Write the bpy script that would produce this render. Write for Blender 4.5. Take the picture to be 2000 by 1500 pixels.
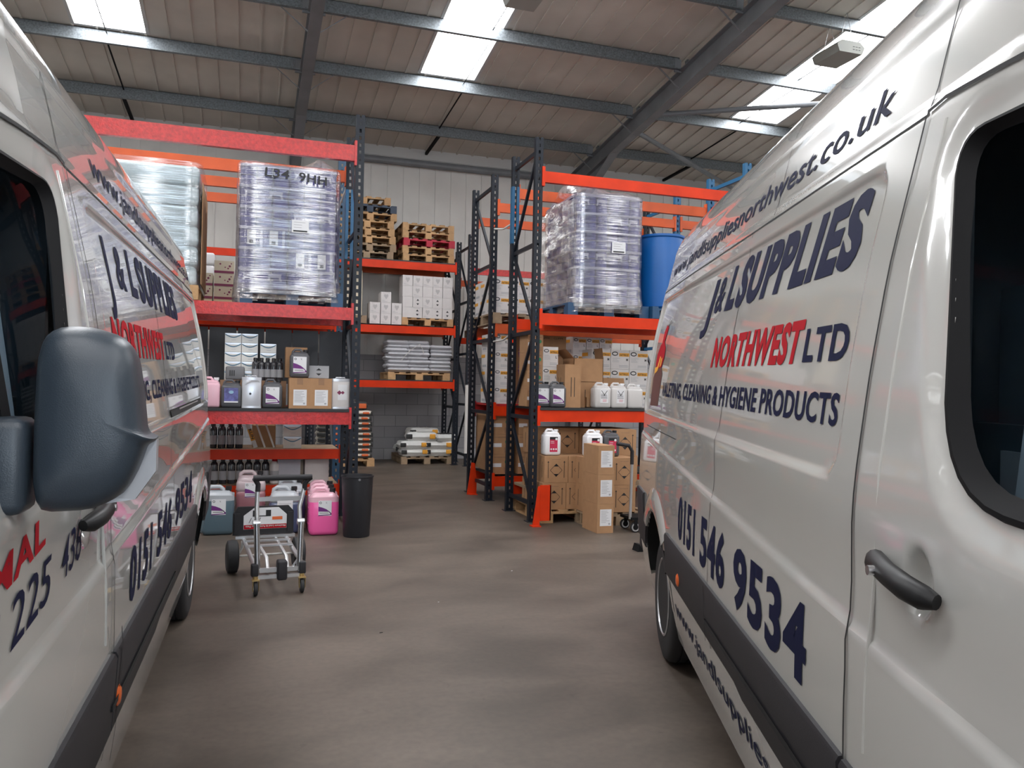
import bpy, bmesh, math, random
from math import sin, cos, pi, radians, sqrt, atan2, hypot
from mathutils import Vector, Matrix
random.seed(7)
SC = bpy.context.scene
for o in list(bpy.data.objects): bpy.data.objects.remove(o)
COL = SC.collection

# ------------------------------------------------------------------ camera
cam_d = bpy.data.cameras.new('camera'); cam = bpy.data.objects.new('camera', cam_d); COL.objects.link(cam)
YAW, PITCH, ROLL, FPX = 0.317981, 0.00551315, 0.0204871, 1577.76
fw = Vector((sin(YAW)*cos(PITCH), cos(YAW)*cos(PITCH), sin(PITCH)))
rt = Vector((cos(YAW), -sin(YAW), 0)); up = rt.cross(fw)
rt2 = rt*cos(ROLL) + up*sin(ROLL); up2 = up*cos(ROLL) - rt*sin(ROLL)
cam.matrix_world = Matrix(((rt2.x, up2.x, -fw.x, 0), (rt2.y, up2.y, -fw.y, 0), (rt2.z, up2.z, -fw.z, 1.5), (0, 0, 0, 1)))
cam_d.sensor_width = 36; cam_d.lens = FPX/2000*36; cam_d.clip_start = 0.05; cam_d.clip_end = 200
SC.camera = cam
# ------------------------------------------------------------------ world, exposure
W = bpy.data.worlds.new('overcast_sky'); SC.world = W; W.use_nodes = True
bg = W.node_tree.nodes['Background']; bg.inputs[0].default_value = (0.72, 0.86, 1.0, 1); bg.inputs[1].default_value = 2.2
SC.view_settings.view_transform = 'Standard'; SC.view_settings.look = 'None'
SC.view_settings.gamma = 1; SC.view_settings.use_curve_mapping = False
SC.view_settings.exposure = 0.0
SKYLIGHT = 17.5
# daylight through the open roller door behind the camera
al = bpy.data.lights.new('daylight_through_open_door', 'AREA'); al.shape = 'RECTANGLE'; al.size = 9; al.size_y = 4.2
al.energy = 430; al.color = (0.80, 0.90, 1.0)
alo = bpy.data.objects.new('daylight_through_open_door', al); COL.objects.link(alo)
alo.location = (1.5, -11.7, 2.3); alo.rotation_euler = (radians(90), 0, 0)

# ------------------------------------------------------------------ materials
MATS = {}
def newmat(name):
    m = bpy.data.materials.new(name); m.use_nodes = True
    return m, m.node_tree, m.node_tree.nodes['Principled BSDF']
def pm(name, col, rough=.5, metal=0, spec=.5, coat=0, bump=0, bscale=60, var=0, vscale=8, trans=0, alpha=1, emit=0, detail=3):
    if name in MATS: return MATS[name]
    m, nt, b = newmat(name); L = nt.links
    c = (*col, 1)
    b.inputs['Base Color'].default_value = c; b.inputs['Roughness'].default_value = rough
    b.inputs['Metallic'].default_value = metal; b.inputs['Specular IOR Level'].default_value = spec
    b.inputs['Coat Weight'].default_value = coat; b.inputs['Coat Roughness'].default_value = .03
    b.inputs['Transmission Weight'].default_value = trans; b.inputs['Alpha'].default_value = alpha
    if emit: b.inputs['Emission Color'].default_value = c; b.inputs['Emission Strength'].default_value = emit
    tc = nt.nodes.new('ShaderNodeTexCoord')
    if var:
        n = nt.nodes.new('ShaderNodeTexNoise'); n.inputs['Scale'].default_value = vscale; n.inputs['Detail'].default_value = detail
        L.new(tc.outputs['Object'], n.inputs['Vector'])
        r = nt.nodes.new('ShaderNodeValToRGB'); r.color_ramp.elements[0].position = .3; r.color_ramp.elements[1].position = .7
        r.color_ramp.elements[0].color = (*[max(0, v*(1-var)) for v in col], 1); r.color_ramp.elements[1].color = (*[min(1, v*(1+var)) for v in col], 1)
        L.new(n.outputs['Fac'], r.inputs['Fac']); L.new(r.outputs['Color'], b.inputs['Base Color'])
    if bump:
        n = nt.nodes.new('ShaderNodeTexNoise'); n.inputs['Scale'].default_value = bscale; n.inputs['Detail'].default_value = 4
        L.new(tc.outputs['Object'], n.inputs['Vector'])
        bp = nt.nodes.new('ShaderNodeBump'); bp.inputs['Strength'].default_value = bump; bp.inputs['Distance'].default_value = .01
        L.new(n.outputs['Fac'], bp.inputs['Height']); L.new(bp.outputs['Normal'], b.inputs['Normal'])
    MATS[name] = m; return m
VAN = pm('van_white_paint', (.445, .44, .42), .2, coat=1.0, spec=.5)
TRIM = pm('grey_black_plastic', (.022, .021, .024), .55, spec=.3, bump=.12, bscale=400)
MIRR = pm('mirror_dark_plastic', (.028, .038, .050), .34, bump=.1, bscale=500)
RUB = pm('black_rubber', (.007, .007, .008), .7, spec=.15)
TYRE = pm('tyre_rubber', (.014, .014, .016), .7)
SEAM = pm('seam_dark', (.006, .006, .007), .8)
CABG = pm('cab_grey_trim', (.30, .33, .36), .7)
CABD = pm('cab_dark', (.05, .075, .095), .6)
def glass_mat():
    m, nt, b = newmat('van_glass'); L = nt.links; N = nt.nodes; N.remove(b); out = N['Material Output']
    t = N.new('ShaderNodeBsdfTransparent'); t.inputs[0].default_value = (.62, .70, .76, 1)
    g_ = N.new('ShaderNodeBsdfGlossy'); g_.inputs['Roughness'].default_value = .01
    fr = N.new('ShaderNodeFresnel'); fr.inputs['IOR'].default_value = 1.12
    mx = N.new('ShaderNodeMixShader'); mm = N.new('ShaderNodeMath'); mm.operation = 'MULTIPLY'; mm.inputs[1].default_value = .3; L.new(fr.outputs[0], mm.inputs[0]); L.new(mm.outputs[0], mx.inputs[0]); L.new(t.outputs[0], mx.inputs[1]); L.new(g_.outputs[0], mx.inputs[2]); L.new(mx.outputs[0], out.inputs[0])
    return m
GLASS = glass_mat()
NAVY = pm('navy_vinyl', (.006, .009, .036), .6, spec=.12)
RED = pm('red_vinyl', (.36, .006, .014), .6, spec=.12)
BLK = pm('black_print', (.008, .008, .01), .5)
ORG = pm('amber_lens', (.55, .10, .02), .25)
WHEEL = pm('silver_wheel', (.42, .42, .43), .35, metal=.7, var=.2)
CHROME = pm('bright_metal', (.6, .6, .62), .25, metal=1)
STEEL = pm('grey_painted_steel', (.17, .18, .195), .5, var=.12, vscale=3)
GALV = pm('galvanised_steel', (.17, .19, .205), .42, metal=.4, var=.3, vscale=40)
LINER = pm('roof_liner_sheet', (.59, .555, .50), .55, var=.10, vscale=1.2)
WLIN = pm('wall_liner_sheet', (.64, .62, .59), .5, var=.05, vscale=2)
WTRIM = pm('wall_top_flashing', (.55, .55, .54), .5)
ORANGE = pm('orange_red_paint', (.62, .034, .003), .4, spec=.25, var=.12, vscale=4)
REDP = pm('worn_red_paint', (.45, .022, .022), .28, var=.25, vscale=30, bump=.25, bscale=60)
ORG2 = pm('orange_paint', (.55, .08, .012), .45, var=.15, vscale=3)
NAVP = pm('navy_rack_paint', (.009, .012, .019), .45, spec=.3)
NAVB = pm('navy_blue_rack_paint', (.014, .055, .11), .4)
BLUP = pm('blue_rack_paint', (.008, .10, .22), .4)
DECK = pm('black_shelf_deck', (.02, .02, .022), .5)
WOOD = pm('pallet_wood', (.42, .25, .12), .75, var=.28, vscale=6, bump=.3, bscale=50)
WOODD = pm('dull_pallet_wood', (.27, .19, .12), .8, var=.25, vscale=6)
WOODR = pm('red_pallet_paint', (.42, .012, .035), .6, var=.2)
BLUPAL = pm('blue_plastic_pallet', (.012, .06, .14), .4)
PALBLU = pm('dark_blue_pallet', (.03, .045, .075), .6)
CARD = pm('brown_cardboard', (.36, .20, .10), .8, var=.06, vscale=12)
CARDD = pm('dark_cardboard', (.27, .155, .09), .85, var=.1, vscale=12)
CARDW = pm('cream_cardboard', (.58, .50, .38), .75)
WBOX = pm('white_carton', (.60, .57, .56), .7, var=.04)
PAPER = pm('white_label', (.66, .66, .68), .55)
PAPERG = pm('grey_label_print', (.34, .34, .36), .6)
PURP = pm('purple_print', (.13, .015, .16), .55)
MAROON = pm('maroon_print', (.20, .03, .08), .6)
YEL = pm('yellow_orange_print', (.72, .33, .03), .6)
GREEN = pm('green_print', (.02, .18, .08), .6)
PINKP = pm('crimson_print', (.50, .02, .07), .5)
CANG = pm('dark_grey_plastic_can', (.07, .07, .078), .38)
CANW = pm('white_plastic_can', (.72, .72, .74), .35)
CANC = pm('clear_natural_can', (.52, .50, .49), .3)
CAPB = pm('black_cap', (.01, .01, .012), .4)
TIN = pm('silver_white_tin', (.55, .56, .60), .2, metal=.3)
PINK = pm('pink_liquid', (.78, .10, .33), .3, coat=.4)
PINKL = pm('pink_can_plastic', (.72, .42, .50), .35, coat=.3)
TEAL = pm('blue_grey_liquid', (.075, .12, .15), .3, coat=.4)
GREYL = pm('grey_can_plastic', (.40, .42, .45), .35, coat=.3)
ROSE = pm('dull_red_liquid', (.30, .12, .14), .3, coat=.4)
ROSEL = pm('pale_rose_plastic', (.48, .38, .40), .35, coat=.3)
DBLU = pm('dark_blue_liquid', (.045, .06, .13), .3, coat=.4)
BIN = pm('black_bin_plastic', (.014, .014, .018), .45, bump=.1, bscale=300)
ALU = pm('aluminium_tube', (.55, .55, .56), .32, metal=.8)
BRASS = pm('zinc_yellow_fork', (.45, .32, .14), .4, metal=.7)
BARREL = pm('blue_drum_plastic', (.002, .095, .34), .38, bump=.08, bscale=40)
ROLL = pm('blue_paper_roll', (.055, .055, .25), .6, var=.35, vscale=14)
PACKL = pm('pack_white_seam', (.34, .34, .46), .35)
AQUA = pm('pale_aqua_pack', (.46, .58, .60), .3, coat=.5, var=.15, vscale=10, bump=.6, bscale=30)
SACK = pm('pale_grey_sack', (.50, .50, .53), .45, bump=.5, bscale=25)
SACKY = pm('white_sack', (.62, .62, .60), .4, bump=.6, bscale=18)
SACKB = pm('black_sack', (.02, .02, .02), .4, bump=.5, bscale=20)
SACKO = pm('orange_sack_print', (.62, .12, .03), .5)
CREAMS = pm('cream_sack', (.58, .53, .46), .5, bump=.4, bscale=25)
LAMPM = pm('light_fitting_grey', (.32, .33, .30), .5)
WPIPE = pm('white_pvc', (.62, .60, .57), .4)
BOTT = pm('dark_bottle', (.035, .035, .042), .15, coat=.6, var=.5, vscale=30)
TISS = pm('shiny_tissue_box', (.60, .55, .48), .25, coat=.6)
GREYC = pm('grey_case_plastic', (.16, .16, .17), .5)
BARELY = pm('brown_bottle_print', (.10, .035, .03), .5)

def film_mat(name, tint, gloss=.38, diff=.14, sc=(6, 6, 55), bs=.9):
    m, nt, b = newmat(name); L = nt.links; N = nt.nodes; N.remove(b); out = N['Material Output']
    tc = N.new('ShaderNodeTexCoord'); mp = N.new('ShaderNodeMapping'); mp.inputs['Scale'].default_value = sc
    L.new(tc.outputs['Object'], mp.inputs['Vector'])
    n = N.new('ShaderNodeTexNoise'); n.inputs['Scale'].default_value = 1; n.inputs['Detail'].default_value = 6; n.inputs['Distortion'].default_value = .15; n.inputs['Detail'].default_value = 3
    L.new(mp.outputs[0], n.inputs['Vector'])
    bp = N.new('ShaderNodeBump'); bp.inputs['Strength'].default_value = bs; bp.inputs['Distance'].default_value = .006
    L.new(n.outputs['Fac'], bp.inputs['Height'])
    tr = N.new('ShaderNodeBsdfTransparent'); tr.inputs[0].default_value = (.93, .93, .95, 1)
    gl = N.new('ShaderNodeBsdfGlossy'); gl.inputs['Roughness'].default_value = .16; L.new(bp.outputs[0], gl.inputs['Normal'])
    df = N.new('ShaderNodeBsdfDiffuse'); df.inputs[0].default_value = (*tint, 1); L.new(bp.outputs[0], df.inputs['Normal'])
    m1 = N.new('ShaderNodeMixShader'); m2 = N.new('ShaderNodeMixShader')
    rr = N.new('ShaderNodeMapRange'); rr.inputs['From Min'].default_value = .38; rr.inputs['From Max'].default_value = .66
    rr.inputs['To Min'].default_value = diff*.3; rr.inputs['To Max'].default_value = min(1, diff*2.4)
    L.new(n.outputs['Fac'], rr.inputs['Value'])
    L.new(rr.outputs[0], m1.inputs[0]); L.new(tr.outputs[0], m1.inputs[1]); L.new(df.outputs[0], m1.inputs[2])
    lw = N.new('ShaderNodeLayerWeight'); lw.inputs['Blend'].default_value = .35; L.new(bp.outputs[0], lw.inputs['Normal'])
    mr = N.new('ShaderNodeMapRange'); mr.inputs['To Min'].default_value = gloss*.45; mr.inputs['To Max'].default_value = min(1, gloss*1.7)
    L.new(lw.outputs['Fresnel'], mr.inputs['Value'])
    L.new(mr.outputs[0], m2.inputs[0]); L.new(m1.outputs[0], m2.inputs[1]); L.new(gl.outputs[0], m2.inputs[2])
    L.new(m2.outputs[0], out.inputs['Surface']); return m
FILM = film_mat('stretch_film', (.62, .60, .70), .40, .04, (.6, .6, 45), 1.0)
FILMT = film_mat('crumpled_film', (.78, .66, .56), .16, .11, (14, 14, 14))

def floor_mat():
    m, nt, b = newmat('concrete_floor'); L = nt.links; N = nt.nodes
    tc = N.new('ShaderNodeTexCoord')
    def noise(s, d=5, dist=0, scl=(1, 1, 1)):
        mp = N.new('ShaderNodeMapping'); mp.inputs['Scale'].default_value = scl; L.new(tc.outputs['Object'], mp.inputs[0])
        n = N.new('ShaderNodeTexNoise'); n.inputs['Scale'].default_value = s; n.inputs['Detail'].default_value = d; n.inputs['Distortion'].default_value = dist
        L.new(mp.outputs[0], n.inputs['Vector']); return n
    a = noise(1.1, 6, .6, (1, 1.6, 1)); r = N.new('ShaderNodeValToRGB')
    r.color_ramp.elements[0].position = .32; r.color_ramp.elements[0].color = (.062, .048, .037, 1)
    r.color_ramp.elements[1].position = .68; r.color_ramp.elements[1].color = (.125, .099, .079, 1)
    L.new(a.outputs['Fac'], r.inputs[0])
    c = noise(26, 8); r2 = N.new('ShaderNodeValToRGB'); r2.color_ramp.elements[0].position = .3; r2.color_ramp.elements[0].color = (.78, .78, .78, 1)
    r2.color_ramp.elements[1].position = .62; r2.color_ramp.elements[1].color = (1, 1, 1, 1); L.new(c.outputs['Fac'], r2.inputs[0])
    mx = N.new('ShaderNodeMixRGB'); mx.blend_type = 'MULTIPLY'; mx.inputs[0].default_value = .8
    L.new(r.outputs[0], mx.inputs[1]); L.new(r2.outputs[0], mx.inputs[2])
    d = noise(5, 3, 2.5); r3 = N.new('ShaderNodeValToRGB'); r3.color_ramp.elements[0].position = .66; r3.color_ramp.elements[0].color = (1, 1, 1, 1)
    r3.color_ramp.elements[1].position = .74; r3.color_ramp.elements[1].color = (.72, .70, .68, 1); L.new(d.outputs['Fac'], r3.inputs[0])
    m2 = N.new('ShaderNodeMixRGB'); m2.blend_type = 'MULTIPLY'; m2.inputs[0].default_value = .7
    L.new(mx.outputs[0], m2.inputs[1]); L.new(r3.outputs[0], m2.inputs[2]); L.new(m2.outputs[0], b.inputs['Base Color'])
    b.inputs['Roughness'].default_value = .48; b.inputs['Specular IOR Level'].default_value = .45
    bp = N.new('ShaderNodeBump'); bp.inputs['Strength'].default_value = .12; L.new(c.outputs['Fac'], bp.inputs['Height']); L.new(bp.outputs[0], b.inputs['Normal'])
    return m
def block_mat():
    m, nt, b = newmat('grey_blockwork'); L = nt.links; N = nt.nodes
    tc = N.new('ShaderNodeTexCoord'); mp = N.new('ShaderNodeMapping'); mp.inputs['Rotation'].default_value = (radians(90), 0, 0)
    L.new(tc.outputs['Object'], mp.inputs[0])
    k = N.new('ShaderNodeTexBrick'); k.inputs['Scale'].default_value = 1; k.inputs['Brick Width'].default_value = .45; k.inputs['Row Height'].default_value = .225
    k.inputs['Mortar Size'].default_value = .006; k.inputs['Color1'].default_value = (.25, .245, .26, 1); k.inputs['Color2'].default_value = (.33, .32, .33, 1)
    k.inputs['Mortar'].default_value = (.17, .17, .18, 1); L.new(mp.outputs[0], k.inputs[0])
    L.new(k.outputs['Color'], b.inputs['Base Color']); b.inputs['Roughness'].default_value = .9; return m
def skylight_mat():
    m, nt, b = newmat('translucent_rooflight'); L = nt.links; N = nt.nodes; N.remove(b); out = N['Material Output']
    e = N.new('ShaderNodeEmission'); e.inputs[0].default_value = (.97, .98, 1, 1); e.inputs[1].default_value = SKYLIGHT
    L.new(e.outputs[0], out.inputs[0]); return m

# ------------------------------------------------------------------ mesh builder
class G:
    def __init__(s): s.v = []; s.f = []; s.m = []; s.mats = []
    def mi(s, m):
        if m not in s.mats: s.mats.append(m)
        return s.mats.index(m)
    def add(s, vs, fs, m):
        o = len(s.v); k = s.mi(m); s.v += [tuple(v) for v in vs]
        for f in fs: s.f.append([i+o for i in f]); s.m.append(k)
        return s
    def box(s, x0, x1, y0, y1, z0, z1, m):
        return s.add([(x0,y0,z0),(x1,y0,z0),(x1,y1,z0),(x0,y1,z0),(x0,y0,z1),(x1,y0,z1),(x1,y1,z1),(x0,y1,z1)],
                     [(3,2,1,0),(4,5,6,7),(0,1,5,4),(1,2,6,5),(2,3,7,6),(3,0,4,7)], m)
    def cbox(s, c, d, m, R=None):
        vs = []
        for sx, sy, sz in ((-1,-1,-1),(1,-1,-1),(1,1,-1),(-1,1,-1),(-1,-1,1),(1,-1,1),(1,1,1),(-1,1,1)):
            p = Vector((sx*d[0]/2, sy*d[1]/2, sz*d[2]/2))
            if R: p = R @ p
            vs.append(p+Vector(c))
        return s.add(vs, [(3,2,1,0),(4,5,6,7),(0,1,5,4),(1,2,6,5),(2,3,7,6),(3,0,4,7)], m)
    def bar(s, a, b, w, h, m, upv=(0, 0, 1)):
        a = Vector(a); b = Vector(b); d = (b-a); L = d.length; d.normalize(); u = Vector(upv)
        x = d.cross(u)
        if x.length < 1e-4: x = d.cross(Vector((0, 1, 0)))
        x.normalize(); u = x.cross(d)
        R = Matrix((x, d, u)).transposed()
        return s.cbox((a+b)/2, (w, L, h), m, R)
    def tube(s, pts, r, m, n=10, cap=True, radii=None):
        P = [Vector(p) for p in pts]; vs = []; fs = []; prev = None
        for i, p in enumerate(P):
            t = (P[min(i+1, len(P)-1)]-P[max(i-1, 0)]).normalized()
            if prev is None:
                a = t.cross(Vector((0, 0, 1)))
                if a.length < .1: a = t.cross(Vector((0, 1, 0)))
            else: a = prev - t*prev.dot(t)
            a.normalize(); prev = a; b = t.cross(a); rr = radii[i] if radii else r
            vs += [p + a*cos(2*pi*k/n)*rr + b*sin(2*pi*k/n)*rr for k in range(n)]
        for i in range(len(P)-1):
            for k in range(n):
                fs.append((i*n+k, i*n+(k+1) % n, (i+1)*n+(k+1) % n, (i+1)*n+k))
        if cap: fs.append(tuple(range(n))[::-1]); fs.append(tuple(range((len(P)-1)*n, len(P)*n)))
        return s.add(vs, fs, m)
    def lathe(s, prof, m, c=(0, 0, 0), axis='z', n=28, sx=1, sy=1):
        vs = []; fs = []
        for r, h in prof:
            for k in range(n):
                a = 2*pi*k/n; x, y = r*cos(a)*sx, r*sin(a)*sy
                p = (x, y, h) if axis == 'z' else ((h, x, y) if axis == 'x' else (x, h, y))
                vs.append((p[0]+c[0], p[1]+c[1], p[2]+c[2]))
        for i in range(len(prof)-1):
            for k in range(n): fs.append((i*n+k, i*n+(k+1) % n, (i+1)*n+(k+1) % n, (i+1)*n+k))
        fs.append(tuple(range(n))[::-1]); fs.append(tuple(range((len(prof)-1)*n, len(prof)*n)))
        return s.add(vs, fs, m)
    def rbox(s, x0, x1, y0, y1, z0, z1, r, m, seg=3, jig=0):
        # box with rounded vertical edges and softened top and bottom
        rings = []
        ks = [i/seg*pi/2 for i in range(seg+1)]
        lv = [(r*(1-sin(t)), z0+r*(1-cos(t))) for t in ks] + [(r*(1-sin(t)), z1-r*(1-cos(t))) for t in reversed(ks)]
        vs = []; n = 0
        for ins, z in lv:
            rr = r; ring = []
            for cx, cy, a0 in ((x1-r, y1-r, 0), (x0+r, y1-r, pi/2), (x0+r, y0+r, pi), (x1-r, y0+r, 3*pi/2)):
                for t in ks:
                    q = rr-ins
                    j = random.uniform(-jig, jig) if jig else 0
                    ring.append((cx+(q+j)*cos(a0+t), cy+(q+j)*sin(a0+t), z+j))
            n = len(ring); vs += ring
        fs = []
        for i in range(len(lv)-1):
            for k in range(n): fs.append((i*n+k, i*n+(k+1) % n, (i+1)*n+(k+1) % n, (i+1)*n+k))
        fs.append(tuple(range(n))[::-1]); fs.append(tuple(range((len(lv)-1)*n, len(lv)*n)))
        return s.add(vs, fs, m)
    def poly(s, pts, d, m):
        # closed polygon pts extruded by vector d
        n = len(pts); P = [Vector(p) for p in pts]; D = Vector(d)
        vs = P+[p+D for p in P]
        fs = [tuple(range(n))[::-1], tuple(range(n, 2*n))]+[(k, (k+1) % n, n+(k+1) % n, n+k) for k in range(n)]
        return s.add(vs, fs, m)
def obj(name, g, parent=None, loc=None, smooth=False, rot=None):
    me = bpy.data.meshes.new(name); me.from_pydata(g.v, [], g.f)
    for m in g.mats: me.materials.append(m)
    me.polygons.foreach_set('material_index', g.m)
    if smooth: me.polygons.foreach_set('use_smooth', [True]*len(me.polygons))
    me.update()
    bm = bmesh.new(); bm.from_mesh(me); bmesh.ops.recalc_face_normals(bm, faces=bm.faces); bm.to_mesh(me); bm.free()
    if smooth:
        try: me.set_sharp_from_angle(angle=radians(38))
        except Exception: pass
    o = bpy.data.objects.new(name, me); COL.objects.link(o)
    if parent: o.parent = parent
    if loc: o.location = loc
    if rot: o.rotation_euler = rot
    return o
def struct(name, g, **k):
    o = obj(name, g, **k); o['kind'] = 'structure'; return o
def tag(o, label, cat, group=None):
    o['label'] = label; o['category'] = cat
    if group: o['group'] = group
    return o
def thing(name, label, cat, loc=(0, 0, 0), rz=0, group=None):
    o = bpy.data.objects.new(name, None); COL.objects.link(o); o.location = loc; o.rotation_euler = (0, 0, rz)
    o.empty_display_size = .1
    return tag(o, label, cat, group)
def cptree(o, parent):
    c = o.copy(); COL.objects.link(c); c.parent = parent
    for ch in list(o.children): cptree(ch, c)
    return c
USED = set()
def place(proto, loc, rz=0, label=None, group=None, scale=None):
    if proto.name not in USED: USED.add(proto.name); r = proto
    else:
        r = proto.copy(); COL.objects.link(r)
        for ch in list(proto.children): cptree(ch, r)
    r.location = loc; r.rotation_euler = (0, 0, rz)
    if scale: r.scale = scale
    if label: r['label'] = label
    if group: r['group'] = group
    return r
def text_mesh(body, bold=0.0):
    cu = bpy.data.curves.new('lettering', 'FONT'); cu.body = body; cu.size = 1; cu.offset = bold; cu.space_character = 1+bold*2.6; cu.space_word = .9; cu.resolution_u = 3
    o = bpy.data.objects.new('lettering', cu); COL.objects.link(o)
    bpy.context.view_layer.update()
    me = bpy.data.meshes.new_from_object(o.evaluated_get(bpy.context.evaluated_depsgraph_get()))
    vs = [tuple(v.co[:2]) for v in me.vertices]; fs = [tuple(p.vertices) for p in me.polygons]
    bpy.data.objects.remove(o); bpy.data.meshes.remove(me)
    return vs, fs
CAPH = .70
def add_text(g, body, m, org, dx, dz, width, height, bold=.0, shear=0.0):
    """flat lettering on a panel: org = left end of the baseline, dx = reading direction, dz = up"""
    vs, fs = text_mesh(body, bold)
    xs = [v[0] for v in vs]; x0, x1 = min(xs), max(xs); kx = width/(x1-x0); ky = height/CAPH
    dx = Vector(dx); dz = Vector(dz); org = Vector(org)
    g.add([org+dx*((x-x0)*kx+shear*y*ky)+dz*(y*ky) for x, y in vs], fs, m)

# ------------------------------------------------------------------ the building
YW, ZE, TT = 16.5, 6.4, math.tan(radians(7)); RIDGE = 1.0; YF = -11.5
XL, XR = -9.0, 16.5
def zroof(y): return ZE+(YW-y)*TT if y >= RIDGE else ZE+(YW-RIDGE)*TT-(RIDGE-y)*TT
g = G(); g.box(XL-.3, XR+.3, YF-6, YW+.3, -.2, 0, floor_mat()); struct('floor', g)
LIGHTS = [(-8.4, -7.4), (-2.55, -1.53), (2.65, 3.63), (8.70, 9.76), (14.4, 15.4)]
PUR = [15.25, 13.45, 11.72, 9.98, 8.24, 6.5, 4.76, 3.02, 1.3]
SL0, SL1 = 2.2, 13.40
g = G(); rib = G()
def slab(x0, x1, y0, y1, gg=g, m=LINER, dz=0, t=.08):
    gg.add([(x0,y0,zroof(y0)+dz),(x1,y0,zroof(y0)+dz),(x1,y1,zroof(y1)+dz),(x0,y1,zroof(y1)+dz),
            (x0,y0,zroof(y0)+dz+t),(x1,y0,zroof(y0)+dz+t),(x1,y1,zroof(y1)+dz+t),(x0,y1,zroof(y1)+dz+t)],
           [(3,2,1,0),(4,5,6,7),(0,1,5,4),(1,2,6,5),(2,3,7,6),(3,0,4,7)], m)
xs = XL
for a, b in LIGHTS: slab(xs, a, RIDGE, YW); slab(a, b, RIDGE, SL0); slab(a, b, SL1, YW); xs = b
slab(xs, XR, RIDGE, YW)
FL0, FL1 = -9.5, -.4; xs = XL
for a, b in LIGHTS: slab(xs, a, YF, RIDGE); slab(a, b, YF, FL0); slab(a, b, FL1, RIDGE); xs = b
slab(xs, XR, YF, RIDGE)
x = XL+.11
while x < XR:
    for y0, y1 in ((RIDGE, YW), (YF, RIDGE)):
        if any(a-.03 < x < b+.03 for a, b in LIGHTS) and y1 == YW:
            slab(x-.016, x+.016, SL1, YW, dz=-.022, t=.025)
        elif any(a-.03 < x < b+.03 for a, b in LIGHTS): slab(x-.016, x+.016, FL1, RIDGE, dz=-.022, t=.025)
        else: slab(x-.016, x+.016, y0, y1, dz=-.022, t=.025)
    x += .333
struct('ceiling', g)
skm = skylight_mat()
for i, (a, b) in enumerate(LIGHTS):
    gg = G(); slab(a+.02, b-.02, SL0, SL1, gg, skm, .05, .01); slab(a+.02, b-.02, FL0, FL1, gg, skm, .05, .01); w = struct('window_%d' % (i+1), gg)  # second strip, on the unseen front slope, added for streaks reflected in the film
    gf = G()
    for xx in (a, b): slab(xx-.025, xx+.025, SL0, SL1, gf, WTRIM, -.015, .09)
    slab(a, b, SL1-.03, SL1+.02, gf, WTRIM, -.015, .09)
    obj('window_frame', gf, w)
# walls
g = G(); g.box(XL-.1, XR+.1, YW, YW+.12, 2.13, ZE+.05, WLIN)
x = XL
while x < XR:
    g.box(x, x+.035, YW-.02, YW+.01, 2.13, ZE-.22, WLIN); x += .333
g.box(XL, XR, YW-.03, YW+.01, ZE-.20, ZE+.02, WTRIM)
g.box(XL-.1, XR+.1, YW-.02, YW+.12, 0, 2.13, block_mat())
struct('wall_back', g)
g = G(); g.box(XL-.12, XL, YF, YW, 0, 8.4, WLIN); struct('wall_left', g)
g = G(); g.box(XR, XR+.12, YF, YW, 0, 8.4, WLIN); struct('wall_right', g)
g = G(); g.box(XL, -3.2, YF-.12, YF, 0, 8.0, WLIN); g.box(6.2, XR, YF-.12, YF, 0, 8.0, WLIN); g.box(-3.2, 6.2, YF-.12, YF, 4.6, 8.0, WLIN)
struct('wall_front', g)
# purlins, rafters, bracing: steelwork of the roof
RAFX = (-5.1, .80, 6.70, 12.6)
for i, y in enumerate(PUR):
    zt = zroof(y)-.02; g = G()
    for j in range(-1, 4):
        a = RAFX[j] if j >= 0 else XL; b = RAFX[j+1] if j+1 < 4 else XR
        a += .07; b -= .07
        g.box(a, b, y-.004, y+.004, zt-.2, zt, GALV); g.box(a, b, y-.06, y+.004, zt-.206, zt-.2, GALV); g.box(a, b, y-.064, y-.06, zt-.206, zt-.188, GALV)
        g.box(a, b, y-.004, y+.06, zt-.006, zt, GALV)
        g.box(a-.03, a+.09, y-.012, y+.012, zt-.24, zt-.03, STEEL); g.box(b-.09, b+.03, y-.012, y+.012, zt-.24, zt-.03, STEEL)
    tag(obj('roof_purlin', g), ['galvanised roof purlin nearest the back wall, just above the wall flashing', 'galvanised roof purlin, second out from the back wall, at the lower end of the rooflights',
        'galvanised roof purlin crossing the rooflights, third out from the back wall', 'galvanised roof purlin, fourth out from the back wall', 'galvanised roof purlin, fifth out from the back wall',
        'galvanised roof purlin, sixth out from the back wall', 'galvanised roof purlin, seventh out from the back wall', 'galvanised roof purlin, eighth out from the back wall', 'galvanised roof purlin beside the ridge'][i], 'purlin', 'purlins under the roof sheets')
RL = ['far left', 'left, above the wrapped blue pallet load', 'right, running down behind the right-hand rack', 'far right behind the van']
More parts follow.
